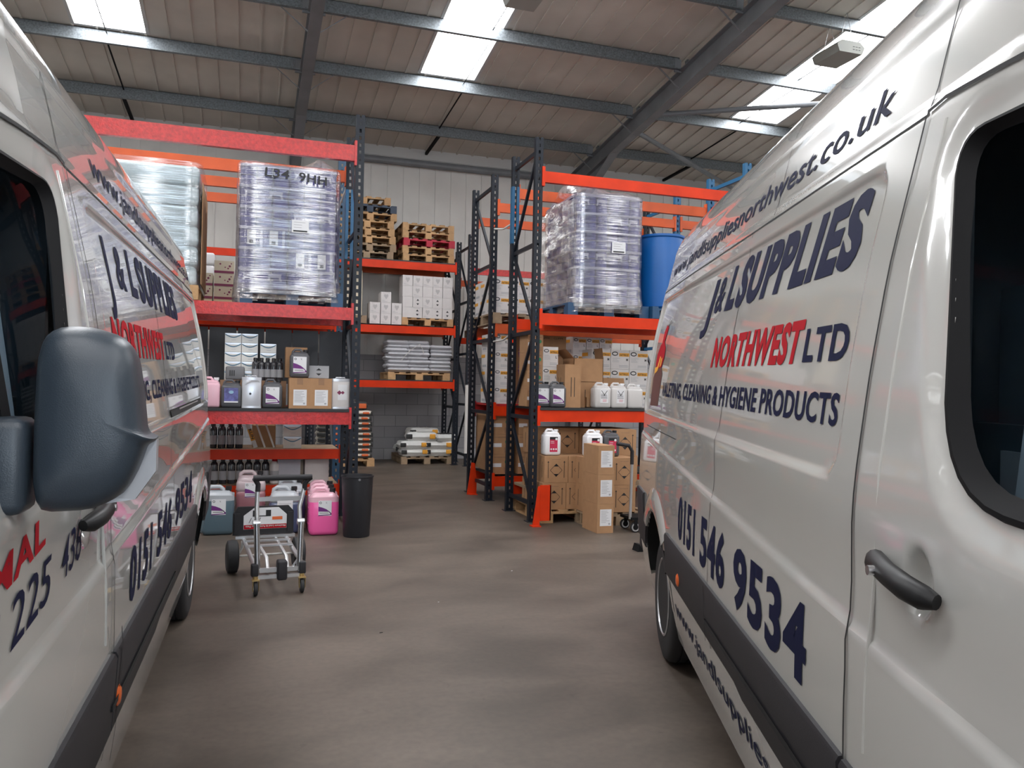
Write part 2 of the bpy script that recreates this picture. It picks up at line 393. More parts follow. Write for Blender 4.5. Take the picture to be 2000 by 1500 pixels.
for i, x in enumerate(RAFX):
    root = thing('portal_frame', 'grey painted steel portal frame with sloping rafter, '+RL[i], 'steel frame', (x, YW-.3, 0), 0, 'portal frames of the warehouse')
    g = G()
    def L(y): return y-(YW-.3)
    def beam3(y0, y1, t0, t1, w, m=STEEL):
        g.add([(-w,L(y0),zroof(y0)+t0),(w,L(y0),zroof(y0)+t0),(w,L(y1),zroof(y1)+t0),(-w,L(y1),zroof(y1)+t0),
               (-w,L(y0),zroof(y0)+t1),(w,L(y0),zroof(y0)+t1),(w,L(y1),zroof(y1)+t1),(-w,L(y1),zroof(y1)+t1)],
              [(3,2,1,0),(4,5,6,7),(0,1,5,4),(1,2,6,5),(2,3,7,6),(3,0,4,7)], m)
    for y0, y1 in ((RIDGE, YW-.1), (YF, RIDGE)):
        beam3(y0, y1, -.24, -.225, .085); beam3(y0, y1, -.56, -.545, .085); beam3(y0, y1, -.55, -.23, .006)
    g.poly([(-.006, L(YW-.15), ZE-.5), (-.006, L(YW-.15), ZE-1.15), (-.006, L(YW-2.2), zroof(YW-2.2)-.55)], (.012, 0, 0), STEEL)
    g.add([(-.085,L(YW-.15),ZE-1.15),(.085,L(YW-.15),ZE-1.15),(.085,L(YW-2.2),zroof(YW-2.2)-.56),(-.085,L(YW-2.2),zroof(YW-2.2)-.56)], [(0,1,2,3)], STEEL)
    obj('rafter', g, root)
    g = G(); g.box(-.085, .085, -.16, -.145, 0, ZE-.5, STEEL); g.box(-.085, .085, .15, .165, 0, ZE-.2, STEEL); g.box(-.006, .006, -.15, .155, 0, ZE-.4, STEEL)
    obj('column', g, root)
    for y in PUR[:4]:
        for s in (-1, 1):
            g = G(); g.bar((s*.02, L(y), zroof(y)-.56), (s*.48, L(y), zroof(y)-.2), .035, .006, STEEL); obj('knee_brace', g, root)
g = G(); g.tube([(XL, YW-.12, 6.08), (XR, YW-.12, 6.08)], .075, STEEL, 12)
tag(obj('eaves_tube', g), 'round grey steel tube running along the back wall below the eaves', 'steel tube')
for (a, b, lab) in (((6.72, 13.1, zroof(13.1)-.35), (12.6, 10.4, zroof(10.4)-.35), 'grey round bracing tube, the upper one crossing in front of the right rooflight'),
                    ((6.72, 13.6, zroof(13.6)-.38), (10.9, 16.1, zroof(16.1)-.38), 'grey round bracing tube, the lower one sloping down to the eaves')):
    g = G(); g.tube([a, b], .045, STEEL, 12); tag(obj('bracing_tube', g), lab, 'steel tube', 'wind bracing tubes')
for i, (x, nm) in enumerate(((-2.1, 'left'), (3.44, 'middle'), (8.95, 'right'))):
    g = G(); g.bar((x, 15.25, zroof(15.25)-.2), (x, YW-.05, zroof(YW)-.08), .05, .05, RUB)
    tag(obj('eaves_strut', g), 'short black angle strut between last purlin and wall top, '+nm+' one', 'strut', 'struts at the eaves')
    for j in range(3):
        y0, y1 = PUR[j+1], PUR[j]
        g = G(); g.tube([(x, y0, zroof(y0)-.17), (x, y1, zroof(y1)-.06)], .008 if j else .014, RUB, 6)
        tag(obj('sag_rod', g), 'thin black sag rod between purlins, %s row, %s from the back wall' % (nm, ['first', 'second', 'third'][j]), 'rod', 'sag rods between purlins')
def lamp(x, y, z, rz, lab):
    root = thing('light_fitting', lab, 'light fitting', (x, y, z), rz, 'hanging light fittings')
    g = G(); g.poly([(-.2, 0, 0), (.2, 0, 0), (.24, 0, .10), (.16, 0, .17), (-.16, 0, .17), (-.24, 0, .10)], (0, .55, 0), LAMPM); obj('housing', g, root)
    g = G()
    for k in range(3): g.box(.03+.05*k, .06+.05*k, -.003, 0, .05, .056, BLK); g.box(.03+.05*k, .06+.05*k, -.003, 0, .09, .096, BLK)
    obj('vent_slot', g, root)
    for yy in (.1, .45):
        g = G(); g.tube([(-.12, yy, .17), (0, yy, .62), (.12, yy, .17)], .005, CHROME, 6); obj('hanging_wire', g, root)
lamp(3.32, 9.55, 6.50, 0, 'grey box light fitting hanging at the top edge of the picture by the middle rooflight')
lamp(8.15, 9.5, 6.42, 0, 'grey box light fitting hanging in front of the right rooflight above the van roof')

# ------------------------------------------------------------------ pallet racking
def upright(root, x, y, h, m, slots=True, blue=None):
    g = G(); w = .045
    g.box(x-w, x-w+.006, y-.03, y+.03, 0, h, m); g.box(x+w-.006, x+w, y-.03, y+.03, 0, h, m)
    g.box(x-w, x-.011, y-.034, y-.03, 0, h, m); g.box(x+.011, x+w, y-.034, y-.03, 0, h, m)
    z = 0
    while z < h-.04:
        g.box(x-.011, x+.011, y-.034, y-.03, z, z+.038, m); z += .075
    g.box(x-w, x-w+.02, y+.026, y+.03, 0, h, m); g.box(x+w-.02, x+w, y+.026, y+.03, 0, h, m)
    return obj('upright', g, root)
ZN = [.2, 1.17, 2.15, 3.15, 4.2]
def frame(root, x, yf, yr, h, mf, mr, flip, k=1.0):
    upright(root, x, yf, h, mf); upright(root, x, yr, h, mr)
    zn = [z*k for z in ZN]
    for i, z in enumerate(zn):
        g = G(); g.bar((x, yf, z), (x, yr, z), .03, .045, mf if mf is BLUP else NAVP); obj('cross_brace', g, root)
        if i:
            a, b = (zn[i-1], z) if (i+flip) % 2 else (z, zn[i-1])
            g = G(); g.bar((x, yf, b+(.03 if b > a else -.0)), (x, yr, a), .03, .035, NAVP); obj('cross_brace', g, root)
    for y in (yf, yr):
        g = G(); g.box(x-.07, x+.07, y-.06, y+.06, 0, .008, NAVP); g.lathe([(.009, .008), (.009, .03)], CHROME, (x+.05, y-.045, 0), n=6); obj('foot_plate', g, root)
def rbeam(root, x0, x1, y, z, h, m, front=-1):
    """z is the top of the beam; the beam clips on the aisle face of the posts"""
    g = G(); y0 = y-.045 if front < 0 else y+.0
    g.box(x0+.05, x1-.05, y0, y0+.05, z-h, z, m); g.box(x0+.05, x1-.05, y0+.05, y0+.058, z-h, z-.03, m)
    b = obj('beam', g, root)
    for xx in (x0+.045, x1-.045):
        c = G(); c.box(xx-.012, xx+.022 if xx < (x0+x1)/2 else xx+.012, y0-.008, y0+.06, z-h-.045, z+.05, m); obj('beam_connector', c, b)
def rack(name_label, x0s, yf, yr, h, mats, flips, beams, k=1.0):
    root = thing('pallet_rack', name_label, 'pallet racking', (0, 0, 0), 0, 'pallet racking rows')
    for x, (mf, mr), fl in zip(x0s, mats, flips): frame(root, x, yf, yr, h, mf, mr, fl, k)
    for (i, z, hh, mm, fr) in beams:
        rbeam(root, x0s[i], x0s[i+1], yf if fr < 0 else yr, z, hh, mm, fr)
    return root
NN = (NAVP, NAVP)
L1 = rack('orange and navy pallet rack nearest on the left, the front one of the pair', [-2.3, 1.09], 8.62, 9.45, 4.35, [NN, (NAVP, NAVP)], [0, 0],
     [(0, 4.02, .165, REDP, -1), (0, 3.97, .13, ORG2, 1), (0, 2.31, .13, REDP, -1), (0, 2.31, .13, REDP, 1), (0, 1.215, .13, REDP, -1), (0, 1.215, .12, ORANGE, 1), (0, .76, .11, ORANGE, 1), (0, .36, .12, ORANGE, 1)])
L2 = rack('orange and navy pallet rack on the left standing behind the nearest one', [-2.3, 1.09], 10.33, 11.27, 4.35, [NN, (NAVB, NAVP)], [1, 1],
     [(0, 3.97, .12, ORG2, -1), (0, 3.99, .12, ORG2, 1), (0, 2.31, .12, ORANGE, -1), (0, 2.31, .12, ORANGE, 1), (0, 1.21, .12, ORANGE, -1), (0, 1.21, .12, ORANGE, 1), (0, .3, .12, ORANGE, -1)])
R1 = rack('orange and navy pallet rack nearest on the right, loaded bay beside the white van', [3.10, 5.85, 8.6], 8.62, 9.45, 4.35, [(NAVP, NAVP), (BLUP, BLUP), (BLUP, BLUP)], [1, 1, 1],
     [(0, 3.97, .125, ORANGE, -1), (0, 3.97, .125, ORG2, 1), (1, 3.97, .125, ORG2, -1), (0, 2.36, .13, ORANGE, -1), (0, 2.36, .13, ORANGE, 1), (1, 2.36, .13, ORANGE, -1), (0, 1.26, .13, ORANGE, -1), (0, 1.26, .12, ORANGE, 1), (0, .32, .12, ORANGE, 1)])
R2 = rack('orange and navy pallet rack on the right, standing behind the nearest one', [3.10, 5.85, 8.6], 10.33, 11.27, 4.35, [NN, (BLUP, NAVP), NN], [0, 0, 0],
     [(0, 3.97, .12, ORG2, -1), (0, 3.97, .12, ORG2, 1), (1, 3.97, .12, ORG2, -1), (1, 3.7, .12, REDP, 1), (0, 2.36, .13, ORG2, -1), (0, 2.36, .13, ORG2, 1), (0, 1.26, .13, ORANGE, -1), (0, 1.26, .13, REDP, 1), (0, .32, .13, ORANGE, -1), (0, .3, .12, ORANGE, 1)])
DD = rack('orange and navy pallet rack against the back wall at the end of the aisle', [-1.55, 1.15, 3.85], 15.2, 16.1, 4.12, [NN, NN, NN], [0, 0, 0],
     [(0, 3.88, .13, ORANGE, -1), (1, 3.86, .14, ORANGE, -1), (1, 3.86, .12, ORG2, 1), (1, 2.64, .14, ORANGE, -1), (1, 2.64, .12, ORG2, 1), (1, 1.60, .13, ORANGE, -1), (1, 1.6, .12, ORANGE, 1), (0, 2.64, .12, ORANGE, -1)], .95)
EE = rack('navy pallet rack with red beams along the back wall right of the aisle', [4.02, 6.75, 9.5], 14.9, 15.8, 4.42, [NN, NN, NN], [0, 0, 0],
     [(0, 3.78, .12, REDP, -1), (0, 3.66, .12, ORG2, 1), (1, 3.78, .12, REDP, -1), (0, 2.5, .12, ORANGE, -1), (0, 2.5, .12, ORANGE, 1)])
# solid decks under the loose goods
def deck(root, x0, x1, y0, y1, z, m=DECK, t=.03, name='shelf_deck'):
    g = G(); g.box(x0+.06, x1-.06, y0, y1, z-t+.001, z, m); obj(name, g, root)
deck(L1, -2.3, 1.09, 8.56, 9.52, 1.247); deck(R1, 3.1, 5.85, 8.56, 9.52, 1.292)
deck(L1, -2.3, 1.09, 9.51, 10.2, .76, WOODD); deck(L2, -2.3, 1.09, 10.29, 11.3, 2.342); deck(L1, -2.3, 1.09, 9.51, 10.2, .36, WOODD)
deck(R2, 3.1, 5.85, 10.29, 11.3, 1.29, REDP); deck(R1, 3.1, 5.85, 8.9, 9.45, .35, WOODD)
deck(DD, 1.15, 3.85, 15.16, 16.1, 3.885); deck(DD, 1.15, 3.85, 15.16, 16.1, 1.622); deck(DD, -1.55, 3.85, 15.3, 16.1, 2.665, DECK, .025)
deck(R2, 3.1, 5.85, 10.4, 11.2, .345, DECK)
# added dark sheets behind the left bay, coloured as the back wall in shade
g = G()
for k in range(9): g.box(-1.6+k*.3, -1.6+k*.3+.285, 9.62, 9.63, 1.5, 2.12, pm('wall_shade_dark', (.045, .047, .055), .5))
obj('wall_shade_sheet', g, L1)
for (rk, x, y, z0, z1) in ((R1, 3.1, 9.45, 3.28, 3.98), (L1, 1.09, 9.45, 2.95, 3.75)):
    g = G(); g.box(x-.047, x-.012, y-.037, y-.034, z0, z1, BLUP); g.box(x+.012, x+.047, y-.037, y-.034, z0, z1, BLUP); g.box(x-.048, x-.045, y-.03, y+.03, z0, z1, BLUP); obj('blue_splice', g, rk)
# white rods tying the rows together
for (a, b, lab) in (((3.1, 9.47, 3.55), (3.1, 10.30, 3.62), 'bent white plastic rod tied between the two right racks near their tops'),
                    ((3.13, 9.47, 2.2), (3.12, 10.30, 2.12), 'white plastic rod tied between the two right racks at head height'),
                    ((1.08, 9.5, 3.85), (.95, 10.28, 3.5), 'white cable looped between the two left racks beside the wrapped load')):
    g = G(); m_ = ((a[0]+b[0])/2+.0, (a[1]+b[1])/2, (a[2]+b[2])/2-.04)
    g.tube([a, m_, b], .012, WPIPE, 8); tag(obj('tie_rod', g), lab, 'rod')
g = G(); g.tube([(3.98, 14.83, .25), (3.98, 14.83, 1.55)], .03, WPIPE, 10)
tag(obj('white_pipe', g), 'upright white plastic pipe leaning on the rack post beside the sack pallets', 'pipe')
for (x, y, s, lab) in ((3.10, 8.44, 1, 'folded orange-red steel guard at the foot of the nearest right rack'), (3.08, 11.05, .95, 'narrow orange-red steel guard at the foot of the rack behind')):
    g = G()
    if s == 1:
        g.add([(-.09,-.10,0),(-.03,-.12,.0),(-.03,-.12,.45),(-.03,-.12,0)],[(0,1,2)],ORANGE)
        g.poly([(-.10, -.16, .01), (-.025, -.16, .01), (-.025, -.16, .44), (-.05, -.16, .43)], (0, .012, 0), ORANGE)
        g.box(-.025, .10, -.165, -.15, .06, .45, ORANGE); g.poly([(-.12, -.2, .0), (-.02, -.2, .0), (-.02, -.1, .0), (-.12, -.1, .0)], (0, 0, .012), ORANGE)
        g.poly([(.10, -.165, .06), (.10, -.05, .06), (.10, -.12, .45), (.10, -.165, .45)], (-.012, 0, 0), ORANGE)
    else:
        g.poly([(-.11, -.1, 0), (.03, -.1, .0), (.03, -.1, .2), (-.0, -.1, .44), (-.05, -.1, .45), (-.08, -.1, .2)], (0, .012, 0), ORANGE)
        g.box(-.08, .03, -.16, -.1, 0, .012, ORANGE)
    tag(obj('rack_guard', g, loc=(x, y, 0)), lab, 'guard', 'orange upright guards')
# ------------------------------------------------------------------ vans
PROF = [(.26,.075),(.33,.055),(.42,.035),(.50,.025),(.56,.015),(.70,.004),(.80,.0),(.95,.0),(1.05,.004),(1.15,.008),(1.37,.018),(1.6,.045),(1.825,.08),(2.095,.14),(2.33,.19),(2.47,.24),(2.56,.31),(2.62,.42),(2.65,.6),(2.66,1.0)]
def interp(x, T):
    if x <= T[0][0]: return T[0][1]
    for (a, p), (b, q) in zip(T, T[1:]):
        if x <= b: return p+(q-p)*(x-a)/(b-a)
    return T[-1][1]
def wz(z):   # smoothed profile
    return (interp(z-.05, PROF)+interp(z, PROF)*2+interp(z+.05, PROF))/4 if z < 2.5 else interp(z, PROF)
def ss(a, b, x):
    t = max(0, min(1, (x-a)/(b-a))); return t*t*(3-2*t)
HT = [(-4.75, .02), (-4.6, .08), (-4.3, .35), (-4.0, .62), (-3.7, .84), (-3.45, .955), (-3.15, 1.0)]
def hh(y): return interp(y, HT)
RECY0, RECY1, RECZ0, RECZ1 = -2.72, .80, 1.352, 2.08
def rr_sd(y, z, y0, y1, z0, z1, r):
    cx, cz = (y0+y1)/2, (z0+z1)/2; dx = abs(y-cx)-(y1-y0)/2+r; dz = abs(z-cz)-(z1-z0)/2+r
    return min(max(dx, dz), 0)+hypot(max(dx, 0), max(dz, 0))-r
def winpoly(pts, r=.06, n=6):
    out = []; N = len(pts)
    for i, p in enumerate(pts):
        rad = p[2] if len(p) > 2 else r
        a = Vector(pts[i-1][:2])-Vector(p[:2]); b = Vector(pts[(i+1) % N][:2])-Vector(p[:2]); P = Vector(p[:2])
        ra = min(rad, a.length*.45, b.length*.45); A = P+a.normalized()*ra; B = P+b.normalized()*ra
        for k in range(n+1):
            t = k/n; out.append(tuple(A*(1-t)**2+P*2*t*(1-t)+B*t*t))
    return out
def inside(y, z, poly):
    c = False; n = len(poly)
    for i in range(n):
        y1, z1 = poly[i]; y2, z2 = poly[i-1]
        if (z1 > z) != (z2 > z) and y < (y2-y1)*(z-z1)/(z2-z1)+y1: c = not c
    return c
WIN = winpoly([(-3.02, 2.045, .09), (-3.215, 1.395, .16), (-4.12, 1.36, .06), (-3.98, 1.66, .05), (-3.62, 2.02, .08)])
def segd(y, z, a, b):
    vx, vz = b[0]-a[0], b[1]-a[1]; t = max(0, min(1, ((y-a[0])*vx+(z-a[1])*vz)/(vx*vx+vz*vz+1e-12))); return hypot(y-a[0]-vx*t, z-a[1]-vz*t)
def S(y, z):
    h = hh(y); z0 = 1.3+(z-1.3)/h if z > 1.3 else z
    x = wz(min(z0, 2.66))
    if y > .80: r = .15; t = min(1, (y-.80)/r); x += r*(1-sqrt(max(0, 1-t*t)))
    x += .012*(max(0, y)/1.0)
    if y < -3.6: x += .35*((-y-3.6)/1.4)**2.2
    if z0 < 2.5:
        d = rr_sd(y, z, RECY0, RECY1, RECZ0, RECZ1, .09); x += .014*(1-ss(-.022, .006, d))
        if 2.13 < z: x += .008*(ss(2.15, 2.18, z)-ss(2.35, 2.40, z))
    zc = 1.055+(y+3.2)*.04; x += .010*ss(zc-.008, zc+.014, z)*(1-ss(zc+.05, zc+.25, z))
    if y < -2.9 and 1.25 < z < 2.15:
        d = min(segd(y, z, WIN[i], WIN[i-1]) for i in range(len(WIN)))
        x += .014*(1-ss(.010, .085, d)) if not inside(y, z, WIN) else .014
    e = hypot((y+3.137)/.055, (z-1.228)/.068); x += .03*(1-ss(.35, 1.05, e))
    return x
def van(name_label, c, az, side, k, rake, cfg):
    root = thing('delivery_van', name_label, 'van', (c[0], c[1], 0), -radians(az), 'white delivery vans')
    def V(y, z, off=0, x=None):
        xx = (S(y, z) if x is None else x)-off
        return (side*(xx-.05), y*k, z+rake*y*k)
    # --- body shell
    ys = set()
    y = -4.9
    while y < .951: ys.add(round(y, 3)); y += .05
    for a in (RECY0, RECY1): ys.update(round(a+t*.008, 3) for t in range(-5, 6))
    y = -3.52
    while y < -2.95: ys.add(round(y, 3)); y += .012
    ys.update((-4.95, .86, .88, .90, .915, .93, .94, .948)); ys = sorted(ys)
    zs = set(); z = .26
    while z < 2.46: zs.add(round(z, 3)); z += .035
    for a in (RECZ0, RECZ1): zs.update(round(a+t*.008, 3) for t in range(-5, 6))
    for a in (2.15, 2.165, 2.18, 2.35, 2.375, 2.40, 1.15, 1.17, 1.19, 1.21, 1.23, 1.25, 1.27, 1.29, 1.31, 2.48, 2.51, 2.54, 2.56, 2.58, 2.60, 2.615, 2.63, 2.64, 2.65, 2.655): zs.add(a)
    z = 1.30
    while z < 1.48: zs.add(round(z, 3)); z += .012
    z = 1.96
    while z < 2.12: zs.add(round(z, 3)); z += .012
    z = .98
    while z < 1.26: zs.add(round(z, 3)); z += .012
    zs = sorted(zs); zl = [(zz, None) for zz in zs]+[(2.66, .8), (2.66, 1.0)]
    prof = zl+[(a, -1 if b is None else 2-b) for a, b in reversed(zl[:-1])]
    vs = []; n = len(prof)
    for y in ys:
        h = hh(y)
        for z0, xf in prof:
            z = 1.3+(z0-1.3)*h if z0 > 1.3 else z0
            if xf is None: x = S(y, z)
            elif xf == -1: x = 2-S(y, z)
            else: x = xf
            vs.append(V(y, z, 0, x))
    fs = []; R = .455
    nz = len(zs)
    for i in range(len(ys)-1):
        for j in range(n-1):
            if j < nz-1 or j >= n-nz:
                jj = j if j < nz-1 else n-2-j
                ym = (ys[i]+ys[i+1])/2; zm0 = (zs[jj]+zs[jj+1])/2; zm = 1.3+(zm0-1.3)*hh(ym) if zm0 > 1.3 else zm0
                if inside(ym, zm, WIN) or hypot(ym*k, zm-.37) < R or hypot((ym+4.15)*k, zm-.37) < R: continue
            fs.append((i*n+j, i*n+j+1, (i+1)*n+j+1, (i+1)*n+j))
    g = G(); g.add(vs, fs, VAN)
    a0 = (len(ys)-1)*n; g.add([vs[a0+t] for t in range(n)], [tuple(range(n))], VAN)
    g.add([vs[t] for t in range(n)], [tuple(range(n))], VAN)
    obj('body_shell', g, root, smooth=True)
    # underbody and wheel wells
    g = G(); g.box(min(side*.1, side*1.8), max(side*.1, side*1.8), -4.7*k, .85*k, .30, .42, SEAM)
    for yc in (0, -4.15*k):
        g.box(min(side*.20, side*1.70), max(side*.20, side*1.70), yc-.55, (.92*k if yc == 0 else yc+.55), .3, 1.0, SEAM)
    obj('underbody', g, root)
    # nose: bonnet, grille, screen
    g = G(); z_ = rake*-4.9*k
    g.rbox(min(side*.25, side*1.65), max(side*.25, side*1.65), -5.05*k, -4.6*k, .35+z_, 1.28+z_, .1, VAN); obj('nose', g, root, smooth=True)
    g = G(); g.box(min(side*.45, side*1.45), max(side*.45, side*1.45), -5.07*k, -5.03*k, .55+z_, .95+z_, TRIM); obj('grille', g, root)
    # --- cab interior
    xa, xb = .06, 1.94
    g = G()
    def bx(x0, x1, y0, y1, z0, z1, m): g.box(min(side*(x0-.05), side*(x1-.05)), max(side*(x0-.05), side*(x1-.05)), min(y0, y1)*k, max(y0, y1)*k, z0, z1, m)
    bx(.20, 1.8, -2.80, -2.77, .45, 2.25, CABD); bx(.2, 1.8, -4.4, -2.8, 2.12, 2.14, CABG); bx(.2, 1.8, -4.5, -2.8, .5, .53, CABD)
    obj('bulkhead', g, root)
    g = G(); bx(.24, .30, -3.16, -2.98, .55, 1.4, CABG)
    g.add([V(-3.20, 1.35, -.12), V(-3.28, 1.35, -.13), V(-3.20, 2.03, -.13), V(-3.12, 2.03, -.12)], [(0,1,2,3)], CABG); obj('pillar_trim', g, root)
    g = G(); bx(.25, .75, -3.35, -2.86, .95, 1.45, CABD); bx(.28, .72, -3.05, -2.9, 1.4, 1.72, CABD); bx(.25, .75, -3.6, -3.0, .75, .95, CABD); obj('seat', g, root)
    g = G(); g.add([V(-3.12, 1.9, -.16), V(-3.14, 1.9, -.16), V(-3.26, 1.3, -.14), V(-3.20, 1.3, -.14)], [(0,1,2,3)], CABG); obj('seat_belt', g, root)
    g = G(); g.tube([V(-2.81, 2.1, 0, .62), V(-2.815, 1.75, 0, .62), V(-2.815, 1.55, 0, .68), V(-2.815, 1.45, 0, .85)], .012, SEAM, 8); obj('bulkhead_edging', g, root)
    # --- windows both sides
    for far in (0, 1):
        def VV(y, z, off=0): return V(y, z, off) if not far else V(y, z, 0, 2-S(y, z)+off)
        wp = WIN
        cy = sum(p[0] for p in wp)/len(wp); cz = sum(p[1] for p in wp)/len(wp)
        g = G(); ring = []
        m0 = len(wp)
        for off, grow in ((.001, .014), (.009, .008), (.010, -.002), (-.002, -.014), (-.015, -.030)):
            for (py, pz) in wp:
                d = Vector((py-cy, pz-cz)); d.normalize(); ring.append(VV(py+d.x*grow, pz+d.y*grow, off))
        fs = []
        for a in range(4):
            for b in range(m0): fs.append((a*m0+b, a*m0+(b+1) % m0, (a+1)*m0+(b+1) % m0, (a+1)*m0+b))
        g.add(ring, fs, RUB); seal = obj('window_seal', g, root, smooth=True)
        g = G(); rows = []
        zz = [1.37+i*(2.035-1.37)/16 for i in range(17)]
        for z in zz:
            hits = []
            for a in range(m0):
                y1, z1 = wp[a]; y2, z2 = wp[a-1]
                if (z1 > z) != (z2 > z): hits.append((y2-y1)*(z-z1)/(z2-z1)+y1)
            if len(hits) >= 2: rows.append((z, min(hits), max(hits)))
        vs2 = [VV(a+(b-a)*t/6, z, -.016) for z, a, b in rows for t in range(7)]
        g.add(vs2, [(r*7+t, r*7+t+1, (r+1)*7+t+1, (r+1)*7+t) for r in range(len(rows)-1) for t in range(6)], GLASS); obj('side_window', g, root, smooth=True)
        g = G(); g.bar(VV(-3.64, 1.37, .004), VV(-3.60, 2.02, .004), .025, .02, RUB); obj('window_divider', g, seal)
    # --- helpers on the aisle side
    def strip(g, path, w, off, m, step=.06):
        pts = [path[0]]
        for a, b in zip(path, path[1:]):
            d = hypot(b[0]-a[0], b[1]-a[1]); q = max(1, int(d/step)); pts += [(a[0]+(b[0]-a[0])*t/q, a[1]+(b[1]-a[1])*t/q) for t in range(1, q+1)]
        vs = []
        for i, p in enumerate(pts):
            a = pts[max(i-1, 0)]; b = pts[min(i+1, len(pts)-1)]; d = Vector((b[0]-a[0], b[1]-a[1])).normalized(); nn = Vector((-d.y, d.x))*w/2
            vs += [V(p[0]+nn.x, p[1]+nn.y, off), V(p[0]-nn.x, p[1]-nn.y, off)]
        g.add(vs, [(2*i, 2*i+1, 2*i+3, 2*i+2) for i in range(len(pts)-1)], m)
    def panel(g, y0, y1, zlo, zhi, off, m, step=.1):
        q = max(1, int(abs(y1-y0)/step)); vs = []
        for i in range(q+1):
            y = y0+(y1-y0)*i/q; a, b = zlo(y), zhi(y)
            vs += [V(y, b+.004, -.01), V(y, b, off*.6), V(y, b-.012, off), V(y, a+.012, off), V(y, a, off*.6), V(y, a-.003, -.01)]
        fs = [(i*6+j, i*6+j+1, (i+1)*6+j+1, (i+1)*6+j) for i in range(q) for j in range(5)]
        fs += [tuple(range(6)), tuple(range(q*6, q*6+6))]
        g.add(vs, fs, m)
    g = G(); strip(g, [(-2.86, .50), (-2.86, .98), (-2.845, 1.1), (-2.86, 2.135)], .008, .004, SEAM); strip(g, [(-2.86, 2.135), (-2.86, 2.5)], .006, .0015, SEAM)
    strip(g, [(-2.86, 2.142), (-2.93, 2.150), (-3.0, 2.145), (-3.25, 2.125), (-3.65, 2.085)], .010, .004, SEAM); obj('door_seam', g, root)
    g = G(); strip(g, [(-1.46, .55), (-1.46, 2.135)], .005, .0015, SEAM); strip(g, [(-1.72, 2.135), (-1.72, 2.5)], .004, .0015, SEAM); strip(g, [(-2.86, 2.137), (.9, 2.137)], .006, .0015, SEAM)
    if cfg == 'right': strip(g, [(-.55, 1.275), (.62, 1.275)], .004, .0015, SEAM)
    obj('panel_seam', g, root)
    g = G(); g.tube([V(-2.955, z, -.001) for z in (.85, 1.0, 1.2, 1.4, 1.6, 1.8, 2.0, 2.1)], .0045, VAN, 8); obj('door_edge_ridge', g, root, smooth=True)
    g = G(); panel(g, -2.85, -.455, lambda y: .585-(.02 if y < -2 else 0), lambda y: .795, .016, TRIM); panel(g, -3.72, -2.865, lambda y: .565, lambda y: .795, .016, TRIM)
    panel(g, .475, .93, lambda y: .52+.06*(y-.4), lambda y: .862, .014, TRIM); obj('side_moulding', g, root, smooth=True)
    g = G(); panel(g, -2.9, -1.47, lambda y: .655, lambda y: .661, .020, SEAM); strip(g, [(-1.46, .58), (-1.46, .79)], .006, .0175, SEAM); obj('moulding_joint', g, root)
    def arch(t0, t1, prof_, m, nm):
        g = G(); vs = []; q = 20
        for i in range(q+1):
            t = radians(t0+(t1-t0)*i/q)
            for rr, off in prof_:
                yy = rr*cos(t)*1.02; zz_ = .37+rr*sin(t); vs.append(V(yy, zz_, off, S(max(min(yy, .75), -2), max(zz_, .3))))
        k_ = len(prof_); g.add(vs, [(i*k_+j, i*k_+j+1, (i+1)*k_+j+1, (i+1)*k_+j) for i in range(q) for j in range(k_-1)], m); obj(nm, g, root, smooth=True)
    arch(43, 137, ((.455, .003), (.456, .014), (.50, .020), (.575, .004), (.60, -.01)), VAN, 'wheel_arch_flare')
    arch(2, 178, ((.455, .0), (.462, -.12), (.465, -.26)), SEAM, 'wheel_arch_liner'); arch(25, 43, ((.452, .0), (.454, .014), (.56, .014)), TRIM, 'wheel_arch_lining'); arch(137, 153, ((.452, .0), (.454, .014), (.52, .014)), TRIM, 'wheel_arch_lining')
    arch(2, 25, ((.453, .003), (.50, .003)), VAN, 'wheel_arch_edge'); arch(153, 176, ((.453, .003), (.50, .003)), VAN, 'wheel_arch_edge')
    g = G(); mk = (-.848, .655) if cfg == 'right' else (-2.80, .655)
    g.lathe([(.001, -.012), (.03, -.010), (.03, .0), (.022, .006), (.001, .008)], ORG, (0, 0, 0), 'x', 16)
    obj('side_marker', g, root, loc=V(mk[0], mk[1], .016), smooth=True, rot=(0, 0, pi if side > 0 else 0))
    # door handle
    g = G(); pts = [(-2.985, 1.238), (-3.03, 1.240), (-3.10, 1.237), (-3.17, 1.231), (-3.215, 1.226), (-3.235, 1.224)]
    g.tube([V(p[0], p[1], o, S(-2.95, p[1])) for p, o in zip(pts, (.010, .026, .036, .036, .026, .014))], .02, pm('black_handle_plastic', (.010, .010, .011), .45, spec=.3), 12, True, [.019, .022, .021, .022, .021, .013]); hd = obj('door_handle', g, root, smooth=True)
    g = G(); g.lathe([(.009, -.01), (.009, .002)], CHROME, (0, 0, 0), 'x', 12); obj('key_lock', g, hd, loc=V(-3.085, 1.239, .056, S(-2.95, 1.23)))
    # lettering
    def letter(body, m, y0, y1, z0, hgt, bold=.0, shear=0, tilt=0, name='lettering'):
        vs, fs = text_mesh(body, bold); xs = [v[0] for v in vs]; x0, x1 = min(xs), max(xs); kx = (y1-y0)/(x1-x0); sg = 1 if y1 > y0 else -1; ky = hgt/CAPH
        g = G(); out = []
        for x, yv in vs:
            yy = y0+(x-x0)*kx+sg*shear*yv*ky; zz_ = z0+yv*ky+tilt*abs(yy-y0)
            out.append(V(yy, zz_, .0022))
        g.add(out, fs, m); return obj(name, g, root)
